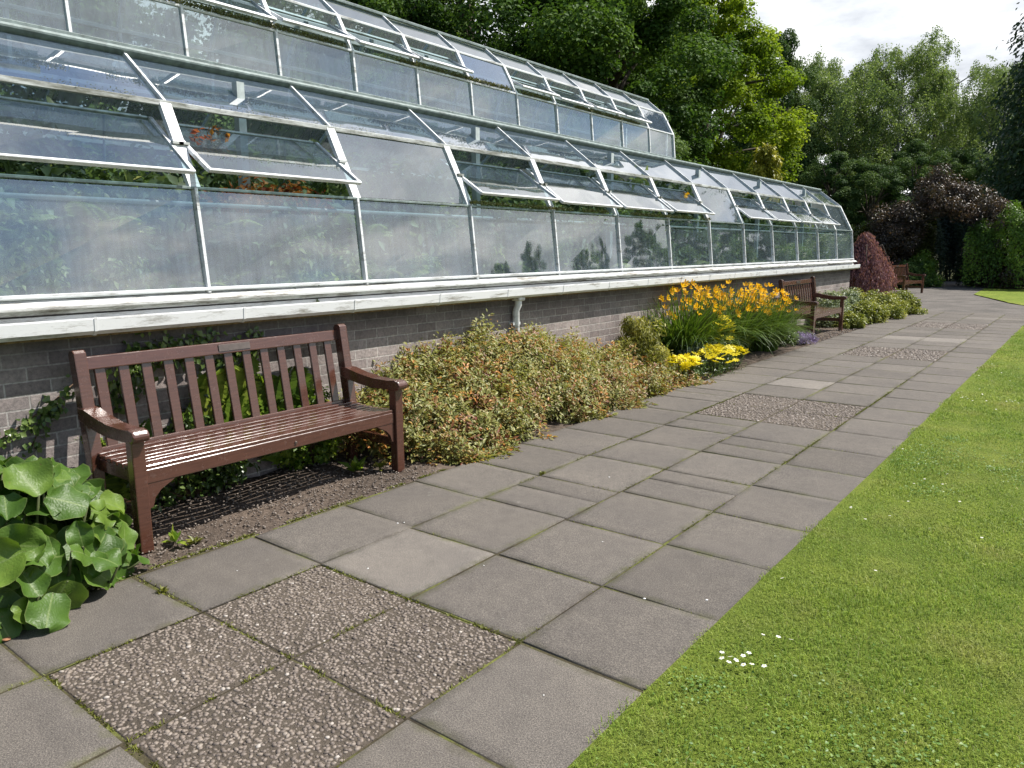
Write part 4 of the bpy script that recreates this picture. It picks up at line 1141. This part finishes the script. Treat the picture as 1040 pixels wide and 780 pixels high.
# ------------------------------------------------------------------ bergenia
def bergenia(name, label, spots, seed, hmax=.5):
    rng = np.random.default_rng(seed)
    root = empty(name, (0, 0, 0)); tag(root, label, 'bergenia')
    Vv = []; F = []; T = []; A = []
    NU, NV = 9, 9
    segs = []
    for (x, y, z, nx, ny, nz, L, t) in spots:
        base = np.array([x, y, z]); nn = np.array([nx, ny, nz]); nn /= np.linalg.norm(nn)
        a0 = np.array([nx * .35 + rng.normal() * .55, ny * .35 + rng.normal() * .55, .35 + rng.normal() * .55]); a0 -= nn * a0.dot(nn); a0 /= np.linalg.norm(a0)
        side = np.cross(a0, nn)
        w = L * rng.uniform(.92, 1.15); ph = rng.random() * 6.28; cup = rng.uniform(-.15, .6); bend = rng.uniform(-.1, .5); fr_ = rng.uniform(.12, .28)
        b0 = len(Vv)
        for i in range(NU):
            s = i / (NU - 1)
            half = .5 * w * max(.05, 1 - abs(2 * (.05 + .92 * s) - 1.0) ** 2.1) ** .5
            for j in range(NV):
                v = (j / (NV - 1) - .5) * 2
                p = base + a0 * L * (s - .35) + side * half * v
                p = p + nn * (half * cup * v * v - bend * L * s * s + fr_ * L * .6 * v * v * math.sin(s * 9 + ph + (2.1 if v > 0 else 0)) + fr_ * L * .3 * s ** 3 * math.cos(v * 4 + ph))
                Vv.append(p); T.append(t + rng.normal() * .02); A.append(abs(v))
        r0 = base - a0 * L * .33
        segs.append(([(x * .85 + spots[0][0] * .15 - nn[0] * .1, y - nn[1] * .1, 0), tuple(r0 * .6 + base * .4 - nn * .05 - np.array([0, 0, z * .3])), tuple(r0)], [.008, .007, .005]))
        for i in range(NU - 1):
            for j in range(NV - 1):
                q = b0 + i * NV + j; F.append((q, q + 1, q + NV + 1, q + NV))
    link('leaves', npmesh('leaves', Vv, F, np.clip(T, 0, 1), True, A), M['berg'], root)
    tubes('stem', segs, M['stem'], root, 6)
    return root
def berg_spots(cx_, cy_, rx, ry, h, n, seed, Lr=(.10, .20)):
    rng = np.random.default_rng(seed); out = []
    for k in range(n):
        d = rng.normal(size=3); d[2] = abs(d[2]); d /= np.linalg.norm(d)
        q = .55 + .45 * rng.random() ** .6
        p = d * q
        nv = np.array([d[0] * .9 + .42, d[1] * .9 + .05, d[2] * .8 + .42]) + rng.normal(size=3) * .36
        out.append((cx_ + p[0] * rx, cy_ + p[1] * ry, max(.04, p[2] * h), *nv, rng.uniform(*Lr), float(np.clip(rng.beta(2, 2.6) + (.2 if rng.random() < .06 else 0), 0, .9))))
    return out
bergenia('bergenia', 'big clump of broad glossy green bergenia leaves spilling over the paving', berg_spots(-3.72, 1.05, .52, .60, .60, 400, 41), 42)
bergenia('bergenia', 'bergenia leaves at the left edge against the brick wall', berg_spots(-3.98, .1, .4, .55, .45, 110, 43), 44)

# ------------------------------------------------------------------ bed plants
# low spreading ground cover between near bench and gold shrub
def cover(name, label, x0, x1, y0, y1, hf, n, leaf, mat, seed, edge, tintf=None):
    rng = np.random.default_rng(seed)
    root = empty(name); tag(root, label, 'shrub')
    nc = n // 38
    cx_ = x0 + (x1 - x0) * rng.random(nc); cy_ = y0 + (y1 - y0) * rng.random(nc)
    k = edge(cx_, cy_, rng); cx_, cy_ = cx_[k], cy_[k]; nc = len(cx_)
    e = .04
    ch = hf(cx_, cy_) * (1 - .45 * rng.random(nc) ** 3) + .035 * rng.normal(size=nc) + np.where(rng.random(nc) < .05, .05 + .09 * rng.random(nc), 0)
    gx = (hf(cx_ + e, cy_) - hf(cx_, cy_)) / e; gy_ = (hf(cx_, cy_ + e) - hf(cx_, cy_)) / e
    up_ = unit(np.stack([-gx * .6 + .15, -gy_ * .6, np.ones(nc)], 1) + rng.normal(size=(nc, 3)) * .3)
    ct = tintf(cx_, cy_, ch, rng)
    idx = np.repeat(np.arange(nc), 38); n = len(idx)
    u = rng.random(n) ** .8; Ls_ = (.16 + .12 * rng.random(nc))[idx]      # leaves set along a short shoot
    side_ = rdir(n, rng); side_ = unit(side_ - up_[idx] * (side_ * up_[idx]).sum(1)[:, None])
    Pc = np.stack([cx_[idx], cy_[idx], np.maximum(ch[idx], .02)], 1) - up_[idx] * (Ls_ * u)[:, None] + side_ * (.015 + .035 * u)[:, None]
    Pc[:, 2] = np.maximum(Pc[:, 2], .006)
    x, y, z = Pc.T; h = np.maximum(hf(x, y), .02)
    ax = unit(side_ + up_[idx] * (.55 - .8 * u)[:, None] + rng.normal(size=(n, 3)) * .2)
    nrm = unit(up_[idx] + rng.normal(size=(n, 3)) * .3)
    t = np.clip(ct[idx] + rng.normal(size=n) * .10, 0, 1)
    s = leaf * (.6 + .8 * rng.random(n))
    link('foliage', leaves('foliage', np.stack([x, y, z], 1), ax, nrm, s, s * .46, t, .2, .15), mat, root)
    segs = []
    for _ in range(160):
        i = rng.integers(n); segs.append(([(x[i] - .06, y[i], -.02), (x[i], y[i], h[i] * .9)], [.004, .002]))
    tubes('stem', segs, M['redstem'], root, 4)
    return root
def hf_main(x, y):
    s = np.clip((-3.45 - x) / .8, 0, 1)
    top = np.interp(y, [3.5, 4.0, 4.6, 5.3, 5.9, 6.6, 7.3, 8.0], [.38, .58, .75, .80, .69, .54, .41, .28])
    return np.maximum(top * (.14 + .86 * s ** .7) + .035 * wob(x, y, 1.5) * (.4 + s), .03)
def tint_main(x, y, z, rng):
    n = len(x)
    red = np.clip((x + 4.05) * 1.1, 0, 1) * np.clip((y - 3.8) / 4, .2, 1)
    t = rng.normal(.55, .14, n) - .30 * red * (rng.random(n) < .62)
    t = np.where(rng.random(n) < .07, .97 + .03 * rng.random(n), t)
    t = np.where(rng.random(n) < .10 + .20 * red, .08 + .2 * rng.random(n), t)
    return t
cover('low_shrub', 'wide low shrub of small olive, yellow and reddish leaves beside the near bench', -4.44, -3.40, 3.48, 8.0, hf_main, 90000, .037, M['cover'], 51,
      lambda x, y, rng: x < -3.46 + .055 * np.sin(y * 3.3) + .04 * np.sin(y * 8.1) - np.where(y < 3.85, (3.85 - y) * 1.2, 0), tint_main)

shrub('gold_shrub', 'upright bushy shrub with golden green drooping foliage against the brick wall', 'shrub', (-4.14, 7.72, 0), (.31, .31, .98), M['goldshrub'], 10500, 80, .055, .26, 61, None, .24, .3, .8, inner=.3)
shrub('gold_shrub', 'smaller golden green sprawl at the foot of the upright gold shrub', 'shrub', (-3.9, 7.75, 0), (.22, .3, .45), M['goldshrub'], 3400, 36, .05, .28, 62, None, .3, .3, .7)
shrub('silver_plant', 'small silvery blue leaved plant behind the yellow flowers', 'plant', (-3.96, 8.95, 0), (.3, .45, .42), M['silver'], 3600, 34, .05, .3, 63, None, .3, .6, .0)

# yellow flowering clumps with separate flower heads
def flower_head(name, petals, r, cup, mat, tv=.5):
    Vv = []; F = []; T = []
    for k in range(petals):
        a = 6.283 * k / petals; w = 6.283 / petals * .48
        d = np.array([math.cos(a), math.sin(a), 0]); s = np.array([-math.sin(a), math.cos(a), 0]); b0 = len(Vv)
        for (q, ww, z) in ((.08, .25, .0), (.55, 1.0, cup * .55), (1.0, .35, cup)):
            for sg in (-1, 1): Vv.append(d * r * q + s * sg * r * math.sin(w) * ww * max(q, .3) + np.array([0, 0, z * r])); T.append(tv + .35 * q - .2 + .1 * (k % 3 - 1))
        F += [(b0, b0 + 1, b0 + 3, b0 + 2), (b0 + 2, b0 + 3, b0 + 5, b0 + 4)]
    return npmesh(name, Vv, F, np.clip(T, 0, 1), True)
yh = flower_head('flower', 8, .052, .12, M['yellow'], .55); yh.materials.append(M['yellow'])
def yellow_plant(label, loc, rx, ry, h, nf, seed):
    rng = np.random.default_rng(seed)
    root = shrub('coreopsis', label, 'flowering plant', loc, (rx, ry, h), M['ivy'], 2600, 30, .035, .3, seed, M['stem'], .32, .5, .1)
    segs = []
    for k in range(nf):
        a = rng.random() * 6.283; q = math.sqrt(rng.random())
        p = Vector((math.cos(a) * q * rx * 1.05, math.sin(a) * q * ry * 1.05, h * (1.02 - .5 * q * q) + .05 * rng.random()))
        o = link('flower', yh, None, root); o.location = p
        o.rotation_euler = (rng.normal() * .3, .35 + rng.normal() * .3, rng.random() * 6); s = .8 + .5 * rng.random(); o.scale = (s, s, s)
        segs.append(([(p.x * .7, p.y * .7, 0), tuple(p)], [.003, .002]))
    tubes('stalk', segs, M['stem'], root, 4)
yellow_plant('bright yellow flowered clump spreading onto the paving before the daylilies', (-3.66, 8.85, 0), .24, .78, .27, 99, 71)
yellow_plant('small yellow flowered clump nearest the gold shrub', (-3.70, 7.95, 0), .17, .3, .26, 36, 72)
yellow_plant('taller pale yellow flowers between silver plant and daylilies', (-3.88, 9.5, .0), .16, .26, .6, 26, 73)

# daylilies
oh = flower_head('flower', 6, .047, .8, M['orange'], .5); oh.materials.append(M['orange'])
def daylily(label, loc, rx, ry, h, nl, nf, seed, lean=0.0):
    rng = np.random.default_rng(seed)
    root = empty('daylily', loc); tag(root, label, 'daylily', 'orange daylilies')
    a = rng.random(nl) * 6.283; q = np.sqrt(rng.random(nl)) * .55
    base = np.stack([np.cos(a) * q * rx, np.sin(a) * q * ry, np.zeros(nl)], 1)
    L = h * (.85 + .6 * rng.random(nl)); rise = 1.52 - .4 * rng.random(nl); arch = .4 + 2.1 * rng.random(nl) ** 1.3
    link('leaves', strips('leaves', base, a + rng.normal(size=nl) * .7, L, .014 + .010 * rng.random(nl), rise, arch, rng.beta(2, 2, nl)), M['lily'], root)
    segs = []
    for k in range(nf):
        ang = rng.random() * 6.283; qq = math.sqrt(rng.random())
        b = Vector((math.cos(ang) * qq * rx * .5, math.sin(ang) * qq * ry * .6, 0))
        t = Vector((math.cos(ang) * qq * rx * .95 + .05, math.sin(ang) * qq * ry * 1.0, h * (.92 + .42 * rng.random() - .22 * qq)))
        segs.append(([tuple(b), tuple((b + t) / 2 + Vector((0, 0, .08))), tuple(t)], [.005, .004, .003]))
        for m_ in range(1):
            o = link('flower', oh, None, root); o.location = t + Vector(rng.normal(size=3) * .03) * m_
            az = rng.random() * 6.283; tl = .5 + .7 * rng.random()
            o.rotation_euler = (0, tl, az if m_ else rng.uniform(-1.6, 1.2)); s = .75 + .4 * rng.random(); o.scale = (s, s, s)
    tubes('stalk', segs, M['stem'], root, 5)
daylily('tall daylily clump with few orange flowers nearest the gold shrub', (-4.18, 9.05, 0), .36, .6, .86, 800, 62, 81)
daylily('daylily clump with many orange flowers in the middle of the bed', (-4.1, 10.25, 0), .44, .6, .82, 950, 96, 82)
daylily('daylily clump leaning over the paving just before the far bench', (-3.98, 11.2, 0), .48, .6, .74, 950, 96, 83)
shrub('lavender', 'low purple flowered lavender at the path edge by the far bench', 'lavender', (-3.64, 12.3, 0), (.2, .34, .2), M['lavender'], 2200, 30, .03, .3, 91, M['stem'], .3, .2, -.3)
shrub('dark_shrub', 'dark narrow leaved plant between daylilies and lavender', 'shrub', (-3.85, 11.95, 0), (.22, .3, .3), M['ivy'], 2200, 24, .045, .3, 92, M['stem'], .3)
shrub('small_conifer', 'little brownish conifer against the wall left of the far bench', 'shrub', (-4.32, 12.45, 0), (.16, .2, 1.0), M['goldshrub'], 1800, 20, .05, .3, 93, None, .25)
shrub('grey_shrub', 'grey green shrub behind the far bench below the greenhouse end', 'shrub', (-4.15, 15.6, 0), (.36, .65, .88), M['greyshrub'], 6500, 50, .06, .4, 94, None, .25, .4, .1)
shrub('grey_shrub', 'taller grey green shrub against the far end of the brick wall', 'shrub', (-4.2, 17.0, 0), (.3, .6, .8), M['greyshrub'], 5000, 40, .06, .4, 95, None, .25, .4, .1)
for k, (x, y, rx, ry, h, lab) in enumerate(((-3.75, 15.5, .32, .5, .3, 'low lime green shrub just beyond the far bench'), (-3.75, 16.7, .38, .6, .5, 'rounded lime green shrub in the middle of the far bed'),
                                           (-3.62, 18.1, .45, .7, .55, 'lime green shrub on the outer curve of the far bed'), (-3.55, 19.4, .5, .6, .56, 'last lime green shrub where the bed ends by the path'), (-4.3, 18.8, .45, .6, .72, 'lime green shrub at the back of the far bed beside the greenhouse corner'))):
    shrub('lime_shrub', lab, 'shrub', (x, y, 0), (rx, ry, h), M['lime'], 6500, 44, .055, .55, 120 + k, None, .26, .7, .1)

# plants behind the near bench
fern('fern', 'bright yellow green fern behind the middle of the near bench', 'fern', (-4.375, 3.02, 0), 20, .95, 131, M['fern'], zs=1.4, xs=.22, spread=.42)
fern('fern', 'bright fern rising behind the right half of the near bench', 'fern', (-4.375, 2.62, 0), 20, 1.0, 132, M['fern'], zs=1.5, xs=.22, spread=.42)
fern('fern', 'small fern behind the left end of the near bench', 'fern', (-4.38, 1.98, 0), 14, .62, 133, M['fern'], zs=1.5, xs=.25, spread=.5)
fern('fern', 'small upright fern between bergenia and brick wall', 'fern', (-4.36, 1.42, 0), 10, .5, 134, M['fern'], spread=.45)
shrub('leafy_shrub', 'dark green leafy shrub behind the left half of the near bench', 'shrub', (-4.37, 2.35, 0), (.06, .42, .74), M['ivy'], 3400, 34, .045, .6, 135, None, .3)
shrub('leafy_shrub', 'green leafy shrub behind the right end of the near bench', 'shrub', (-4.37, 3.25, 0), (.06, .34, .72), M['fern'], 2600, 24, .04, .6, 136, None, .3)
def climber(label, path, n, leaf, seed, spread=.05):
    rng = np.random.default_rng(seed)
    root = empty('ivy'); tag(root, label, 'ivy')
    pts = np.array(path); seg = rng.integers(0, len(pts) - 1, n); f = rng.random(n)[:, None]
    p = pts[seg] * (1 - f) + pts[seg + 1] * f
    P = np.stack([np.full(n, WALLX + .012) + .045 * rng.random(n), p[:, 0] + rng.normal(size=n) * spread, p[:, 1] + rng.normal(size=n) * spread], 1)
    nrm = unit(np.array([1, 0, .5]) + rng.normal(size=(n, 3)) * .45); ax = unit(np.cross(nrm, rdir(n, rng)) - np.array([0, 0, .6]))
    s = leaf * (.6 + .8 * rng.random(n))
    link('foliage', leaves('foliage', P, ax, nrm, s, s * .8, rng.beta(2.2, 1.8, n)), M['ivy'], root)
    tubes('stem', [([(WALLX + .012, a, b_) for a, b_ in path], .004)], M['redstem'], root, 5)
climber('thin ivy trail crossing the sunlit bricks at the left of the near bench', [(1.30, .50), (1.45, .58), (1.62, .68), (1.78, .80)], 130, .035, 141, .022)
climber('short ivy trail hanging low on the bricks behind the bergenia', [(1.5, .45), (1.58, .6), (1.66, .68)], 60, .03, 142, .02)
climber('dense dark climber under the gutter behind the left of the near bench', [(1.98, .62), (2.05, .80), (2.15, .93), (2.4, .90), (2.62, .92)], 420, .045, 143, .055)
climber('small climber under the gutter behind the middle of the near bench', [(2.6, .7), (2.78, .86), (2.95, .92)], 160, .04, 144, .05)

def weed(label, loc, n, L, seed, mat):
    rng = np.random.default_rng(seed); root = empty('weed', loc); tag(root, label, 'weed')
    a = rng.random(n) * 6.283; el = .15 + 1.0 * rng.random(n)
    ax = np.stack([np.cos(a) * np.cos(el), np.sin(a) * np.cos(el), np.sin(el)], 1)
    P = ax * (L * .25) * rng.random(n)[:, None]
    link('leaves', leaves('leaves', P, ax, np.array([0, 0, 1.0]) + rng.normal(size=(n, 3)) * .3, L * (.6 + .6 * rng.random(n)), L * .42, rng.random(n)), mat, root)
    tubes('stem', [([(0, 0, -.01), (0, 0, L * .3)], .003)], M['stem'], root, 4)
weed('small broad leaved weed beside the left front leg of the near bench', (-3.68, 1.86, 0), 12, .085, 151, M['fern'])
weed('yellow green weed on the gravel in front of the near bench', (-3.6, 1.92, -.005), 22, .05, 152, M['tuft'])
weed('leafy weed under the right end of the near bench', (-3.92, 3.28, 0), 16, .11, 153, M['fern'])
weed('pale weed at the foot of the right front bench leg', (-3.83, 3.42, 0), 10, .075, 154, M['lime'])
weed('tiny weed in the joint near the bergenia', (-3.17, 1.52, -.005), 26, .032, 155, M['tuft'])
weed('tiny weed at the joint near the low shrub', (-2.86, 4.0, -.005), 24, .03, 156, M['tuft'])
o = link('dry_leaf', stones('dry_leaf', np.array([[-3.27, .93, .006]]), np.array([.035]), np.array([.5]), np.random.default_rng(1), .22, IV2, IF2), M['dry'])
tag(o, 'curled dry brown leaf on the paving by the bergenia', 'leaf')

# ------------------------------------------------------------------ trees, hedges and the far end
def at(px, dist):
    """ground point seen in direction of photograph column px, dist metres away"""
    a = YAW - math.atan((px - 520) / 763.1 / cp)
    return (-math.sin(a) * dist, math.cos(a) * dist)
def height_at(px, py, dist):
    t = (390 - py) / 763.1; k = (px - 520) / 763.1
    v = fw + r2 * k + u2 * t
    return CAMH + dist * v.z / math.hypot(v.x, v.y)
def put(o, px, dist, label, cat='tree', group=None, sc=1.0, rz=0.0, top=None, h=None):
    x, y = at(px, dist); o.location = (x, y, -.06); o.rotation_euler = (0, 0, rz)
    zs = sc if top is None else height_at(px, top, dist) / h
    o.scale = (sc, sc, zs)
    return tag(o, label, cat, group)

wood = 'trees standing behind the greenhouse and hedge'
sycA = broad_tree('sycamore_tree', 13, 4.6, 301, M['syc'], M['bark'], 170, 560, .125, .10, 1.0, .16)
put(sycA, 480, 36, 'tall dark sycamore right behind the middle of the greenhouse roof', sc=1.56, top=-90, h=13)
s2 = copy_tree(sycA); put(s2, 372, 37, 'dark sycamore just showing above the ridge of the roof lantern', sc=1.25, rz=2.1, top=-70, h=13)
sycB = broad_tree('sycamore_tree', 12, 3.1, 302, M['syc'], M['bark'], 200, 480, .11, .04, 1.0, .17)
put(sycB, 612, 36, 'sunlit mid green sycamore behind the end of the roof lantern', sc=1.6, top=-90, h=12)
mapl = broad_tree('maple_tree', 11.5, 2.9, 303, M['maple'], M['bark'], 280, 330, .10, .02, 1.0, .145, hollow=.68, taper=.5, lobe=.07)
put(mapl, 703, 46, 'yellow green maple catching the sun right of the roof lantern', sc=1.75, top=-40, h=11.5)
dk = broad_tree('broadleaf_tree', 13, 3.6, 304, M['dark'], M['bark'], 120, 430, .14, .06, 1.0, .18, taper=.25)
put(dk, 772, 74, 'dark broadleaf tree behind the right shoulder of the yellow green maple', sc=1.0, top=26, h=13)
gc = conifer('golden_cypress', 4.9, .85, 305, M['goldcyp'], M['bark'], 40, 300, .13)
put(gc, 767, 23, 'golden cypress rising just above the far greenhouse roof', top=140, h=4.9)
b1 = birch_tree('birch_tree', 15.5, 4.2, 306, M['birch'], M['birchbark'], 1150, 58, .115)
put(b1, 838, 76, 'pale green birch left of the tallest birch', sc=1.4, top=72, h=15.5)
b4 = birch_tree('birch_tree', 17.6, 4.0, 307, M['birch'], M['birchbark'], 950, 58, .115)
put(b4, 893, 78, 'tallest birch with open hanging sprays against the cloud', sc=1.2, top=52, h=17.6)
c1 = copy_tree(b1); put(c1, 945, 82, 'slender birch right of the tallest birch', sc=1.15, rz=1.5, top=70, h=15.5)
c2 = copy_tree(b4); put(c2, 993, 76, 'birch at the right beside the dark conifer', sc=1.0, rz=2.4, top=66, h=17.6)
c3 = copy_tree(b1); put(c3, 800, 88, 'birch between dark broadleaf tree and pale birch', sc=1.25, rz=3.9, top=70, h=15.5)
con = conifer('conifer_tree', 14.5, 3.4, 308, M['conifer'], M['bark'], 120, 900, .15)
put(con, 1074, 43, 'tall dark conifer at the right edge of the view', sc=1.4, top=-260, h=14.5)
# second rank of dark trees that closes the wood behind
rows = [(790, 72, 1.0, 118), (835, 68, .85, 150), (872, 66, .8, 162), (915, 70, .85, 140), (955, 72, .85, 150), (1000, 68, .85, 142), (1040, 70, 1.0, 115), (690, 84, 1.9, -10), (640, 80, 1.9, -40), (560, 74, 1.8, -40), (860, 100, 1.3, 110), (930, 104, 1.25, 105), (990, 104, 1.3, 110), (1060, 96, 1.4, 90), (760, 96, 1.3, 105), (1120, 74, 1.2, 90), (1190, 80, 1.3, 60), (1280, 76, 1.3, 60), (430, 72, 1.8, -30)]
for k, (px, d, sc, top) in enumerate(rows):
    c = copy_tree(dk); put(c, px, d, 'dark leafy tree in the wood behind the greenhouse and hedge', 'tree', wood, sc, k * 1.3, top, 13)

for k in range(13):
    c = copy_tree(dk); c.location = (-10.6 + .5 * math.sin(k * 2.1), -5.0 + k * 2.0, -.06); c.rotation_euler = (0, 0, k * 1.1); c.scale = (.55, .55, .40 + .03 * math.sin(k * 1.7))
    tag(c, 'dark small tree close behind the greenhouse seen through its glass', 'tree', 'trees close behind the greenhouse')

# far hedge, arch and purple plum
def hedge(name, label, pts, width, height, leafm, n, leaf, seed, cat='hedge'):
    """clipped but shaggy hedge along a polyline"""
    rng = np.random.default_rng(seed)
    root = empty(name); tag(root, label, cat)
    pts = np.array(pts, float); sl_ = np.linalg.norm(np.diff(pts, axis=0), axis=1); tot = sl_.sum()
    u = rng.random(n) * tot; cs = np.concatenate([[0], np.cumsum(sl_)]); i = np.clip(np.searchsorted(cs, u) - 1, 0, len(sl_) - 1)
    f = ((u - cs[i]) / sl_[i])[:, None]; c = pts[i] * (1 - f) + pts[i + 1] * f
    d = (pts[i + 1] - pts[i]) / sl_[i][:, None]; nr = np.stack([d[:, 1], -d[:, 0]], 1)
    th = rng.random(n) * math.pi * 1.0
    r = (.8 + .2 * rng.random(n)) * (1 + .10 * np.sin(u * 2.7 + 3 * th) + .07 * np.sin(u * 6.1 + 5 * th))
    se = .55
    cxx = np.sign(np.cos(th)) * np.abs(np.cos(th)) ** se * r; szz = np.abs(np.sin(th)) ** se * r
    P = np.concatenate([c + nr * (cxx * width / 2)[:, None], (szz * height)[:, None]], 1)
    out = np.concatenate([nr * (cxx)[:, None], (szz * .6)[:, None]], 1)
    nrm = unit(out + rng.normal(size=(n, 3)) * .5 + np.array([0, 0, .3])); ax = unit(np.cross(nrm, rdir(n, rng)) + np.array([0, 0, .1]))
    s = leaf * (.6 + .8 * rng.random(n)); t = .5 + .3 * np.sin(u * 3.3 + th * 4) + rng.normal(size=n) * .2
    link('foliage', leaves('foliage', P, ax, nrm, s, s * .6, t), leafm, root)
    segs = []
    for _ in range(30):
        k = rng.integers(n); segs.append(([(c[k][0], c[k][1], -.06), (c[k][0] * .6 + P[k][0] * .4, c[k][1] * .6 + P[k][1] * .4, P[k][2] * .8)], [.04, .015]))
    tubes('stem', segs, M['bark'], root, 5)
    return root
H = lambda px, d: at(px, d)
hedge('hedge', 'bright green hedge at the right beyond the strip of lawn', [H(985, 34.5), H(1020, 33.5), H(1075, 32.5), H(1180, 33)], 1.8, 2.75, M['hedge'], 42000, .085, 401)
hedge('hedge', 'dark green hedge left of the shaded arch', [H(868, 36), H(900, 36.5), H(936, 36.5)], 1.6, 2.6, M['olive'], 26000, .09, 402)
hedge('shaded_hedge', 'nearly black hedge standing in for the shade in the arch at the end of the path', [H(925, 40.5), H(950, 41), H(985, 40.5)], 2.2, 3.6, M['shade_leaf'], 30000, .09, 403)
hedge('hedge', 'dark foot of the hedge between the arch and the bright hedge', [H(972, 36.2), H(990, 35.6)], 1.2, 1.5, M['shade_leaf'], 9000, .09, 404)
# purple plum grown over the arch: crown with a hollow through which the dark hedge shows
def plum(px, d):
    rng = np.random.default_rng(405)
    root = empty('plum_tree', (*at(px, d), -.06), YAW - math.atan((px - 520) / 763.1))
    tag(root, 'purple leaved plum tree arching over the dark gap at the end of the path', 'tree')
    C = []
    while len(C) < 190:
        a = rng.random() * math.pi; q = .72 + .38 * rng.random()
        x = math.cos(a) * 2.6 * q; z = .2 + math.sin(a) ** .85 * 3.45 * q
        y = rng.normal() * .75
        if abs(x) < .85 and z < 2.9: continue
        C.append((x, y, z))
    for _ in range(10): C.append((-.3 + rng.normal() * .25, rng.normal() * .3, 3.7 + .9 * rng.random()))
    for _ in range(46): C.append((1.05 + 1.5 * rng.random(), rng.normal() * .6, .3 + 2.7 * rng.random()))
    for _ in range(40): C.append((-1.0 - 1.5 * rng.random(), rng.normal() * .6, .9 + 2.3 * rng.random()))
    C = np.array(C); P, ax, nrm, t = clump_leaves(C, .30 + .22 * rng.random(len(C)), 230, rng, .85, .3, .4, .25)
    s = .085 * (.6 + .8 * rng.random(len(P)))
    segs = []
    for sg in (-1, 1):
        segs.append(([(sg * 1.25, 0, -.05), (sg * 1.35, .1, 1.3), (sg * 1.0, 0, 2.8), (sg * .2, 0, 3.7)], [.11, .09, .06, .03]))
        for _ in range(9):
            c = C[rng.integers(len(C))]
            if c[0] * sg > 0: segs.append(([(sg * 1.3, .05, 1.2 + rng.random()), tuple(c)], [.04, .01]))
    tubes('trunk', segs, M['bark'], root)
    link('crown', leaves('crown', P, ax, nrm, s, s * .6, t), M['purple'], root)
plum(945, 35)
shrub('bush', 'olive green bush between the greenhouse corner and the purple plum', 'bush', (*at(884, 36.5), -.05), (2.0, 1.6, 3.7), M['olive'], 20000, 90, .10, .6, 411, None, .2, .5, .2)
shrub('bush', 'yellow green bush low on the left of the shaded arch', 'bush', (*at(926, 34.5), -.05), (.75, .75, 1.7), M['hedge'], 7000, 40, .09, .6, 412, None, .26, .5, .2)
shrub('bush', 'dark green bush to the right of the far bench', 'bush', (*at(913, 33.5), -.05), (.8, .8, 1.2), M['dark'], 6000, 40, .09, .6, 413, None, .26, .5, .2)
shrub('bush', 'bright laurel bush above the hedge near the purple plum', 'bush', (*at(1010, 35.5), -.05), (1.6, 1.2, 3.0), M['hedge'], 14000, 70, .10, .6, 414, None, .22, .5, .2)

# red weeping maple dome beyond the greenhouse end
rng = np.random.default_rng(421)
root = empty('weeping_maple', (*at(869, 23.2), -.02), 0, 1); tag(root, 'dome shaped weeping maple with dusky red foliage at the end of the greenhouse', 'tree')
root.scale = (.70, .70, .92)
ns = 620; Ps = []; Ts = []
for k in range(ns):
    a = rng.random() * 6.283; e0 = rng.random() ** .6
    p = np.linspace(0, 1, 34)
    rr_ = (.15 + 1.05 * e0) * np.minimum(1, .35 + p * 1.0) * (1 + .06 * math.sin(a * 5)); zt = 2.1 * math.sqrt(max(0, 1 - (e0 * .86) ** 2))
    z = zt - (zt - .12) * p ** 1.5 * (.5 + .6 * rng.random())
    q = np.stack([np.cos(a + .1 * p) * rr_, np.sin(a + .1 * p) * rr_, z], 1) + rng.normal(size=(34, 3)) * .035
    Ps.append(q); Ts.append(np.full(34, rng.random()))
P = np.concatenate(Ps); t = np.concatenate(Ts); n = len(P)
outw = unit(P * np.array([1, 1, .5])); nrm = unit(outw + rng.normal(size=(n, 3)) * .5); ax = unit(np.cross(nrm, rdir(n, rng)) * .6 - np.array([0, 0, 1.0]) + outw * .3)
s = .075 * (.6 + .8 * rng.random(n))
link('crown', leaves('crown', P, ax, nrm, s, s * .5, .5 + (t - .5) * .6 + rng.normal(size=n) * .18), M['redmaple'], root)
tubes('trunk', [([(0, 0, 0), (.05, 0, .8), (0, .05, 1.7)], [.08, .06, .04])] + [([(0, 0, 1.5), (math.cos(a) * .6, math.sin(a) * .6, 1.75), (math.cos(a) * 1.0, math.sin(a) * 1.0, 1.1)], [.03, .02, .01]) for a in (0, 1.3, 2.5, 3.8, 5)], M['bark'], root)

# trees across the lawn: seen mirrored in the greenhouse panes
def mirror_at(px, py, dist):
    v = fw + r2 * ((px - 520) / 763.1) + u2 * ((390 - py) / 763.1)
    nv = Vector((EAVE[1] - SILL[1], 0, SILL[0] - EAVE[0])).normalized()
    p0 = Vector((0, 0, CAMH)) + v * (-4.45 / v.x)
    v = (v - 2 * v.dot(nv) * nv); v = v / math.hypot(v.x, v.y)
    return p0 + v * dist
for k, (px, py, d, sc) in enumerate(((534, 236, 46, .30), (508, 256, 46, .24), (590, 249, 46, .30), (612, 244, 48, .2), (652, 226, 48, .42), (692, 218, 52, .62), (722, 212, 52, .7), (752, 205, 52, .74), (785, 200, 54, .8), (815, 200, 58, .8), (845, 200, 60, .8))):
    c = copy_tree(dk); q = mirror_at(px, py, d); c.location = (q.x, q.y, -.06); c.scale = (sc, sc, q.z / 13); c.rotation_euler = (0, 0, k * 1.9)
    tag(c, 'tree across the lawn mirrored in the greenhouse panes', 'tree', 'trees across the lawn')
